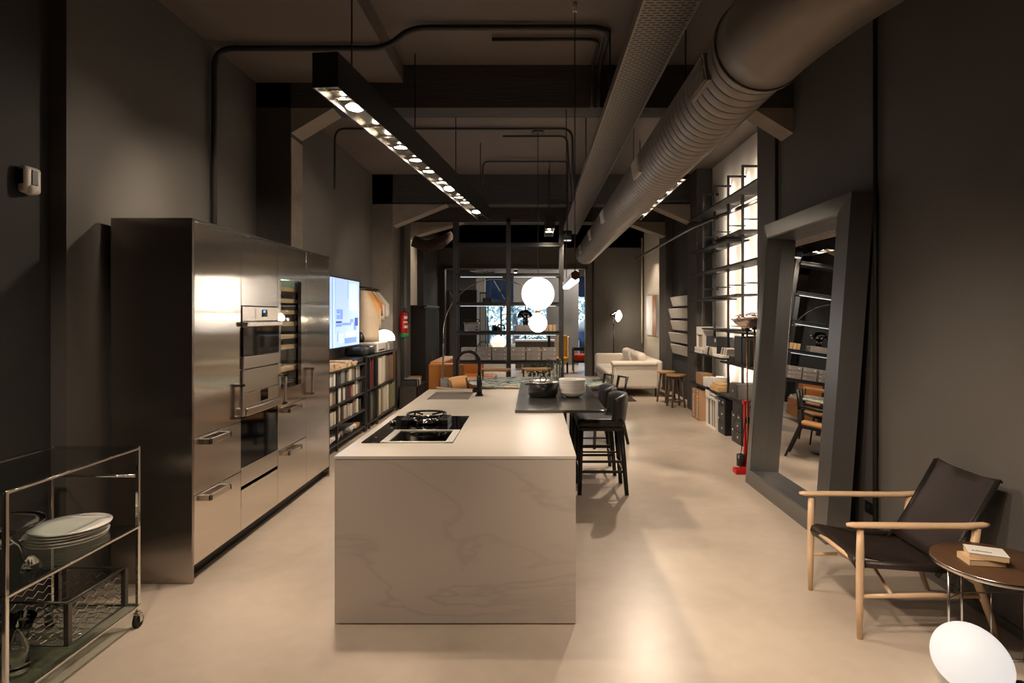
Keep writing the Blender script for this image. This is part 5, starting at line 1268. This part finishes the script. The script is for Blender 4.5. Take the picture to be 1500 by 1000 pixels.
# ------------------------------------------------------------------ glass trolley
tx0, tx1, ty0, ty1 = -2.56, -2.10, 2.36, 3.15
gt = thing('glass_trolley', ((tx0+tx1)/2, (ty0+ty1)/2, 0), 'chrome and glass serving trolley on casters at the left edge', 'trolley')
for x in (tx0, tx1):
    for y in (ty0, ty1):
        MB().box(x-.009, x+.009, y-.009, y+.009, .085, .955, .003).build('post', 'chrome', gt)
        w_ = MB().cyl((x-.01, y, .033), (x+.01, y, .033), .033, seg=24).build('caster_wheel', 'rubber', gt)
        MB().box(x-.018, x+.018, y-.012, y+.012, .055, .075, .002).box(x-.020, x-.014, y-.012, y+.012, .03, .06).box(x+.014, x+.020, y-.012, y+.012, .03, .06).cyl((x, y, .075), (x, y, .088), .012, seg=12).build('caster_fork', 'steel_satin', gt)
for z, nm in ((.95, 'shelf'), (.535, 'shelf'), (.115, 'shelf')):
    g = B(tx0-.01, tx1+.01, ty0-.01, ty1+.01, z, z+.008, .001).build(nm, 'glass_shelf', gt)
    MB().box(tx1+.002, tx1+.010, ty0, ty1, z-.010, z, .001).box(tx0-.010, tx0-.002, ty0, ty1, z-.010, z, .001).box(tx0, tx1, ty0-.01, ty0-.002, z-.01, z).box(tx0, tx1, ty1+.002, ty1+.010, z-.01, z).build('shelf_rail', 'chrome', gt)
MB().cyl((tx0, ty1, .80), (tx1, ty1, .80), .007, seg=10).build('cross_bar', 'chrome', gt)
MB().cyl((tx0, ty0, .80), (tx1, ty0, .80), .007, seg=10).build('cross_bar', 'chrome', gt)
for k in range(5):
    z = .544+.0145*k; dx = [0, .006, -.004, .01, .02][k]
    tag(MB().lathe([(0, .003), (.10, .0), (.115, .001), (.168, .006), (.170, .010), (.115, .005), (0, .006)], (-2.325+dx, 2.96, z), seg=48).build('plate', 'porcelain'), ['lowest white plate of the stack on the trolley', 'second white plate from the bottom of trolley stack', 'middle white plate of the stack on the trolley', 'second white plate from the top of trolley stack', 'topmost white plate of the stack on the trolley'][k], 'plate', 'white plates on the trolley')
# glass tripod bowl
gbw = thing('glass_bowl', (-2.35, 2.58, .543), 'clear glass footed bowl on the middle trolley shelf', 'bowl')
MB().lathe([(0, .155), (.10, .16), (.165, .185), (.18, .205), (.172, .206), (.155, .19), (.09, .167), (0, .163)], (-2.34, 2.56, .543), seg=48).build('bowl', 'glass_solid', gbw)
MB().tube([(-2.34+.18*math.cos(a), 2.56+.18*math.sin(a), .748) for a in [k*PI/20 for k in range(40)]], .006, 8, closed=True).build('rim', 'glass_solid', gbw)
for k in range(4):
    a = R(20+90*k); MB().tube([(-2.34+.05*math.cos(a), 2.56+.05*math.sin(a), .705), (-2.34+.10*math.cos(a), 2.56+.10*math.sin(a), .65), (-2.34+.13*math.cos(a), 2.56+.13*math.sin(a), .553)], [.010, .009, .011], 10).build('leg', 'glass_solid', gbw)
tag(MB().loft([[(-2.20+.035*s*math.cos(a), 2.60+.05*s*math.sin(a), z) for a in [q*PI/4 for q in range(8)]] for z, s in ((.543, 1), (.56, .8), (.585, .5), (.60, .2))], smooth=False).build('glass_ornament', 'glass_solid'), 'small faceted clear glass piece below the glass bowl', 'ornament')
# wire crate
wr = thing('wire_crate', (-2.33, 2.93, .123), 'rusty wire bottle crate on the bottom trolley shelf', 'crate')
cx0, cx1, cy0, cy1, cz0, cz1 = -2.50, -2.15, 2.74, 3.12, .128, .325
g = MB()
g.tube([(cx0, cy0, cz1), (cx1, cy0, cz1), (cx1, cy1, cz1), (cx0, cy1, cz1)], .006, 8, closed=True); g.tube([(cx0, cy0, cz0), (cx1, cy0, cz0), (cx1, cy1, cz0), (cx0, cy1, cz0)], .006, 8, closed=True)
for x in (cx0, cx1):
    for y in (cy0, cy1): g.box(x-.012, x+.012, y-.012, y+.012, cz0, cz1, .002)
g.build('frame', 'metal_grey', wr)
g = MB()
for k in range(7):
    x = cx0+.04+k*.045; g.tube([(x+.01*math.sin(q*2.5), cy0+(cy1-cy0)*q/10, cz0+.006) for q in range(11)], .0025, 6)
    y = cy0+.04+k*.05; g.tube([(cx0+(cx1-cx0)*q/10, y+.01*math.sin(q*2.5), cz0+.006) for q in range(11)], .0025, 6)
for z in (.17, .21, .25, .29):
    for x in (cx0, cx1): g.tube([(x, cy0+(cy1-cy0)*q/12, z+.010*(-1)**q) for q in range(13)], .0025, 6)
    for y in (cy0, cy1): g.tube([(cx0+(cx1-cx0)*q/12, y, z+.010*(-1)**q) for q in range(13)], .0025, 6)
g.build('wire_mesh', 'steel_satin', wr)
def bottle(x, y, lab, h=.22, r=.04):
    tag(MB().lathe([(0, 0), (r, 0), (r*1.05, .01), (r, h*.5), (r*.45, h*.78), (r*.4, h), (r*.3, h), (r*.35, h*.78), (r*.88, h*.5), (r*.92, .012), (0, .012)], (x, y, .1235), seg=24).build('glass_bottle', 'glass_solid'), lab, 'bottle')
bottle(-2.20, 2.53, 'clear glass bottle on the bottom trolley shelf beside the post'); bottle(-2.30, 2.45, 'clear glass bottle at the far left of the bottom trolley shelf')
for k, (x, y, a) in enumerate(((-2.28, 2.67, 12), (-2.22, 2.70, 16))):
    T = Matrix.Translation((x-.12, y-.02, .145)) @ Matrix.Rotation(R(a), 4, 'Y')
    tag(MB().lathe([(0, .0), (.028, .0), (.03, .01), (.036, .10), (.045, .16), (.042, .16), (.033, .10), (.027, .014), (0, .012)], T=T, seg=24).build('drinking_glass', 'glass_solid'), ['clear drinking glass leaning left of the wire crate', 'second leaning drinking glass touching the wire crate'][k], 'glass')

# ------------------------------------------------------------------ second room
kc = thing('display_kitchen', (0, 18.3, 0), 'grey display kitchen counter in the far room', 'kitchen counter')
MB().box(-.56, .62, 18.0, 18.6, .05, .86).build('body', 'metal_grey', kc); MB().box(-.58, .64, 17.98, 18.62, .86, .91, .003).build('worktop', 'porcelain', kc)
MB().box(.42, .50, 17.95, 17.99, .5, 1.25).build('upright', 'metal_black', kc)
for k in range(4): MB().tube([(-.14+.12*k, 18.2, .93), (-.10+.12*k, 18.25, .99), (-.02+.12*k, 18.2, .95)], .014, 6).build('burner', 'metal_black', kc)
hd_ = thing('range_hood', (.1, 19.2, 2.1), 'large grey hood panel hanging above the display kitchen', 'hood')
MB().box(-.66, .95, 19.2, 19.4, 1.95, 3.5).build('panel', 'wall_grey', hd_)
rbox('partition_panel', .45, 1.5, 19.9, 20.0, 0, 3.5, 'wall_grey', 'grey partition wall panel right of the display kitchen', 'panel')
rbox('dark_tall_cabinet', -2.56, -1.66, 17.3, 17.9, 0, 2.40, 'dark_slats', 'dark tall cabinet inside the far room on the left', 'cabinet')
rbox('concrete_pillar', -2.0, -1.70, 20.6, 20.9, 0, 3.5, 'column_concrete', 'bare concrete pillar beside the showroom window', 'pillar')
gpn = thing('glass_partition', (-1.6, 19.6, 0), 'black framed glass partition left of the window', 'partition')
q = MB()
for x in (-1.78, -1.60, -1.52): q.box(x, x+.03, 19.5, 19.54, 0, 2.4)
q.box(-1.78, -1.49, 19.5, 19.54, 2.37, 2.42); q.build('frame', 'metal_black', gpn); B(-1.75, -1.60, 19.515, 19.522, .05, 2.37).build('pane', 'glass', gpn)
yc = thing('yellow_armchair', (.95, 17.3, 0), 'mustard yellow high armchair in the far room', 'armchair')
MB().box(.70, .98, 17.25, 17.35, .35, 1.08, .04, seg=4).build('backrest', 'fabric_yellow', yc); MB().box(.62, .98, 16.75, 17.3, .32, .46, .04, seg=4).build('seat', 'fabric_yellow', yc)
MB().box(.97, 1.02, 16.8, 17.3, .45, 1.05, .02).build('side_wing', 'fabric_cream', yc)
for x in (.66, .96):
    for y in (16.8, 17.28): MB().cyl((x, y, 0), (x, y, .34), .015, seg=8).build('leg', 'metal_black', yc)
ra = thing('red_armchair', (1.6, 17.5, 0), 'low armchair with orange red cushion in the doorway', 'armchair')
MB().box(1.18, 1.85, 17.2, 17.75, .34, .52, .06, seg=4).build('cushion', 'fabric_red', ra)
q = MB(); q.box(1.14, 1.9, 17.18, 17.21, .28, .33); q.box(1.14, 1.9, 17.74, 17.77, .28, .33)
for x in (1.14, 1.88):
    for y in (17.18, 17.74): q.box(x, x+.03, y, y+.03, 0, .68)
q.box(1.14, 1.17, 17.18, 17.77, .66, .69); q.box(1.88, 1.91, 17.18, 17.77, .66, .69); q.box(1.14, 1.9, 17.75, 17.78, .60, .70); q.build('frame', 'wood_black', ra)
pq = thing('pleated_lamp', (-1.13, 19.0, 0), 'pleated pale paper lamp on low cabinet in the far room', 'lamp')
q = MB(); rr = []
for i in range(9):
    a = PI*i/8; rr.append([( -1.13+(.24*math.sin(a)+.01)*(1+.04*(k % 2))*math.cos(k*PI/24), 19.0+(.24*math.sin(a)+.01)*(1+.04*(k % 2))*math.sin(k*PI/24), .80-.20*math.cos(a)) for k in range(48)])
q.loft(rr); q.build('shade', 'shade_paper', pq)
rbox('low_cabinet', -1.7, -.75, 18.8, 19.3, 0, .60, 'wall_cream', 'low pale cabinet under the pleated lamp', 'cabinet')
rbox('bench', -2.0, .2, 21.3, 21.8, 0, .62, 'wall_cream', 'long pale bench below the showroom window', 'bench')
def bar_stool(x, y, lab):
    r = thing('bar_stool', (x, y, 0), lab, 'stool', 'wooden stools at the display kitchen')
    MB().box(x-.17, x+.17, y-.16, y+.16, .62, .65, .01).build('seat', 'wood_oak', r)
    for sx in (-1, 1):
        for sy in (-1, 1): MB().cyl((x+sx*.16, y+sy*.15, 0), (x+sx*.13, y+sy*.12, .62), .018, seg=8).build('leg', 'wood_oak', r)
bar_stool(-.18, 17.2, 'left wooden bar stool in front of the display kitchen'); bar_stool(.28, 17.3, 'right wooden bar stool in front of the display kitchen')
pp = thing('potted_plant', (.12, 11.6, 0), 'leafy plant in a dark pot behind the dining table', 'plant')
MB().lathe([(0, 0), (.13, 0), (.17, .30), (.155, .30), (.12, .02), (0, .02)], (.12, 11.6, 0), seg=24).build('pot', 'metal_grey', pp)
MB().lathe([(0, .28), (.155, .28)], (.12, 11.6, 0), seg=24).build('soil', 'rug_dark', pp)
q = MB()
for k in range(420):
    a, b_ = random.uniform(0, 2*PI), random.random(); rr_ = .26*math.sqrt(b_)
    c = Vector((.12+rr_*math.cos(a), 11.6+rr_*math.sin(a), random.uniform(.36, .82))); n = Vector((random.gauss(0, 1), random.gauss(0, 1), random.gauss(0, 1))).normalized(); u = n.orthogonal().normalized(); v = n.cross(u); s__ = random.uniform(.02, .045)
    q._add([c-u*s__, c+v*s__*.5, c+u*s__, c-v*s__*.5], [(0, 1, 2, 3)])
q.build('foliage', 'leaf', pp)
q = MB()
for k in range(9):
    a = k*.7; q.tube([(.12, 11.6, .28), (.12+.1*math.cos(a), 11.6+.1*math.sin(a), .5), (.12+.2*math.cos(a), 11.6+.2*math.sin(a), .75)], .005, 6)
q.build('stem', 'bark', pp)
tl = thing('track_spotlight', (-.5, 16.9, 3.2), 'tiny bright track spotlight in the far room ceiling', 'ceiling light')
MB().cyl((-.52, 17.0, 3.1), (-.52, 16.9, 2.86), .05, seg=16).build('body', 'metal_black', tl); MB().cyl((-.52, 17.0, 3.08), (-.52, 17.0, 3.5), .008, seg=6).build('suspension_rod', 'metal_black', tl)
MB().cyl((-.52, 16.898, 2.856), (-.52, 16.892, 2.845), .042, seg=16).build('lens', 'spot_lens', tl)

# ------------------------------------------------------------------ lights
WARM = (1, .815, .635)
def spot(loc, to, e, size=60, blend=.6, col=WARM, r=.05, name='spot_light'):
    l = bpy.data.lights.new(name, 'SPOT'); l.energy = e; l.color = col; l.spot_size = R(size); l.spot_blend = blend; l.shadow_soft_size = r
    o = bpy.data.objects.new(name, l); COL.objects.link(o); o.location = loc
    o.rotation_euler = (Vector(to)-Vector(loc)).to_track_quat('-Z', 'Y').to_euler(); return o
def point(loc, e, col, r=.1, name='point_light'):
    l = bpy.data.lights.new(name, 'POINT'); l.energy = e; l.color = col; l.shadow_soft_size = r
    o = bpy.data.objects.new(name, l); COL.objects.link(o); o.location = loc; return o
def area(loc, to, e, sx, sy, col, name='area_light', spread=180):
    l = bpy.data.lights.new(name, 'AREA'); l.shape = 'RECTANGLE'; l.size = sx; l.size_y = sy; l.energy = e; l.color = col; l.spread = R(spread)
    o = bpy.data.objects.new(name, l); COL.objects.link(o); o.location = loc
    o.rotation_euler = (Vector(to)-Vector(loc)).to_track_quat('-Z', 'Y').to_euler(); return o
def barx(y): return -1.28+(y-3.65)*.107
# spots of the long bar: aimed as their lamps are tilted
for y, tox, toy, e in ((3.78, -1.6, 2.3, 150), (3.93, .9, 2.6, 110), (4.09, -2.2, 4.4, 110), (4.5, 1.5, 3.6, 150), (4.76, -.4, 4.0, 70), (5.06, -2.0, 5.4, 110), (5.47, 1.6, 5.6, 150),
                       (5.9, -.9, 5.9, 55), (6.38, 1.5, 7.2, 130), (6.7, -2.4, 7.0, 90), (7.19, .2, 8.0, 120), (7.52, -2.5, 8.4, 130), (8.2, -2.6, 9.6, 150)):
    spot((barx(y), y, 3.03), (tox, toy, 0), e, 62, .8)
for y, tox, toy in ((6.4, 1.8, 6.8), (7.4, 1.6, 8.2), (8.4, 1.6, 10.5)): spot((1.5, y, 3.03), (tox, toy, 0), 95, 75, .8)
for y, tox, toy in ((9.32, .3, 11.5), (9.8, -1.2, 12.5)): spot((.25, y, 2.98), (tox, toy, 0), 90, 75, .8)
spot((.55, 9.7, 2.86), (1.9, 13.0, .3), 120, 80, .8)
# the bars above the camera (out of the frame)
for x, y, tox, toy, e in ((-1.5, 1.6, -2.1, 3.2, 120), (-1.45, 2.4, -.6, 3.4, 60), (-.3, .8, -.4, 3.3, 50), (.2, 1.4, 1.8, 3.9, 190), (.3, 2.2, 1.9, 3.3, 160), (.1, .8, 1.0, 2.5, 110)):
    spot((x, y, 2.95), (tox, toy, .2), e*.85, 74, .9)
# wall washers on the left wall
spot((-1.3, 3.7, 3.03), (-2.66, 4.6, 1.95), 95, 74, .85); spot((-1.2, 4.6, 3.03), (-2.66, 3.3, 1.9), 65, 72, .85); spot((-.95, 6.7, 3.03), (-2.83, 7.4, 2.1), 60, 85, .6); spot((-.8, 8.3, 3.03), (-2.8, 9.7, 1.9), 70, 70, .7)
# niche LED strips behind the uprights, shining on the white wall
for y in UY[:4]: area((2.785, y+.025, 1.9), (3.0, y+.025, 1.9), 29, .02, 3.4, (1, .83, .66), 'niche_led', 150)
for y in (7.0,): area((2.785, y, 1.9), (3.0, y, 1.9), 24, .02, 3.4, (1, .83, .66), 'niche_led', 150)
# lamps
point((.055, 7.9, 1.94), 60, (1, .90, .78), .23, 'globe_light'); point((.055, 7.9, 1.56), 12, (1, .90, .78), .13, 'globe_light')
point((2.34, 15.38, 1.6), 22, (1, .85, .65), .1, 'studio_light')
point((-2.50, 9.93, 1.50), 7, (1, .88, .7), .1, 'dome_light')
spot((2.2, 14.2, 3.4), (2.99, 14.8, 1.6), 90, 80, .8); spot((2.0, 11.3, 3.3), (2.1, 12.9, .3), 300, 75, .8)
spot((1.5, 7.9, 3.02), (.45, 5.2, 0), 270, 48, .4, r=.03)
spot((1.5, 7.2, 3.02), (2.75, 8.7, .7), 110, 62, .8, r=.03); spot((1.5, 8.5, 3.02), (2.7, 9.5, .9), 70, 62, .8, r=.03)
spot((-1.3, 11.3, 3.6), (-1.4, 11.5, .5), 190, 70, .8); spot((-1.4, 12.9, 3.6), (-2.8, 13.0, 2.4), 60, 80, .7)
# far room: its own ceiling lights
for x, y in ((-2.5, 18.8), (0, 17.5), (1.5, 19.0), (-.5, 20.8)): area((x, y, 3.45), (x, y, 0), 60, .6, .6, (1, .93, .85), 'far_room_light')

# daylight
wd = bpy.data.worlds.new('world'); SC.world = wd; wd.use_nodes = True
nt = wd.node_tree; bg = nt.nodes['Background']
sky = nt.nodes.new('ShaderNodeTexSky')
try:
    sky.sky_type = 'NISHITA'; sky.sun_disc = False; sky.sun_elevation = R(35); sky.sun_rotation = R(200)
except Exception: pass
nt.links.new(sky.outputs['Color'], bg.inputs['Color']); bg.inputs['Strength'].default_value = .85

SC.view_settings.view_transform = 'Standard'; SC.view_settings.look = 'None'; SC.view_settings.gamma = 1.0
SC.view_settings.use_curve_mapping = False; SC.view_settings.exposure = 0.0
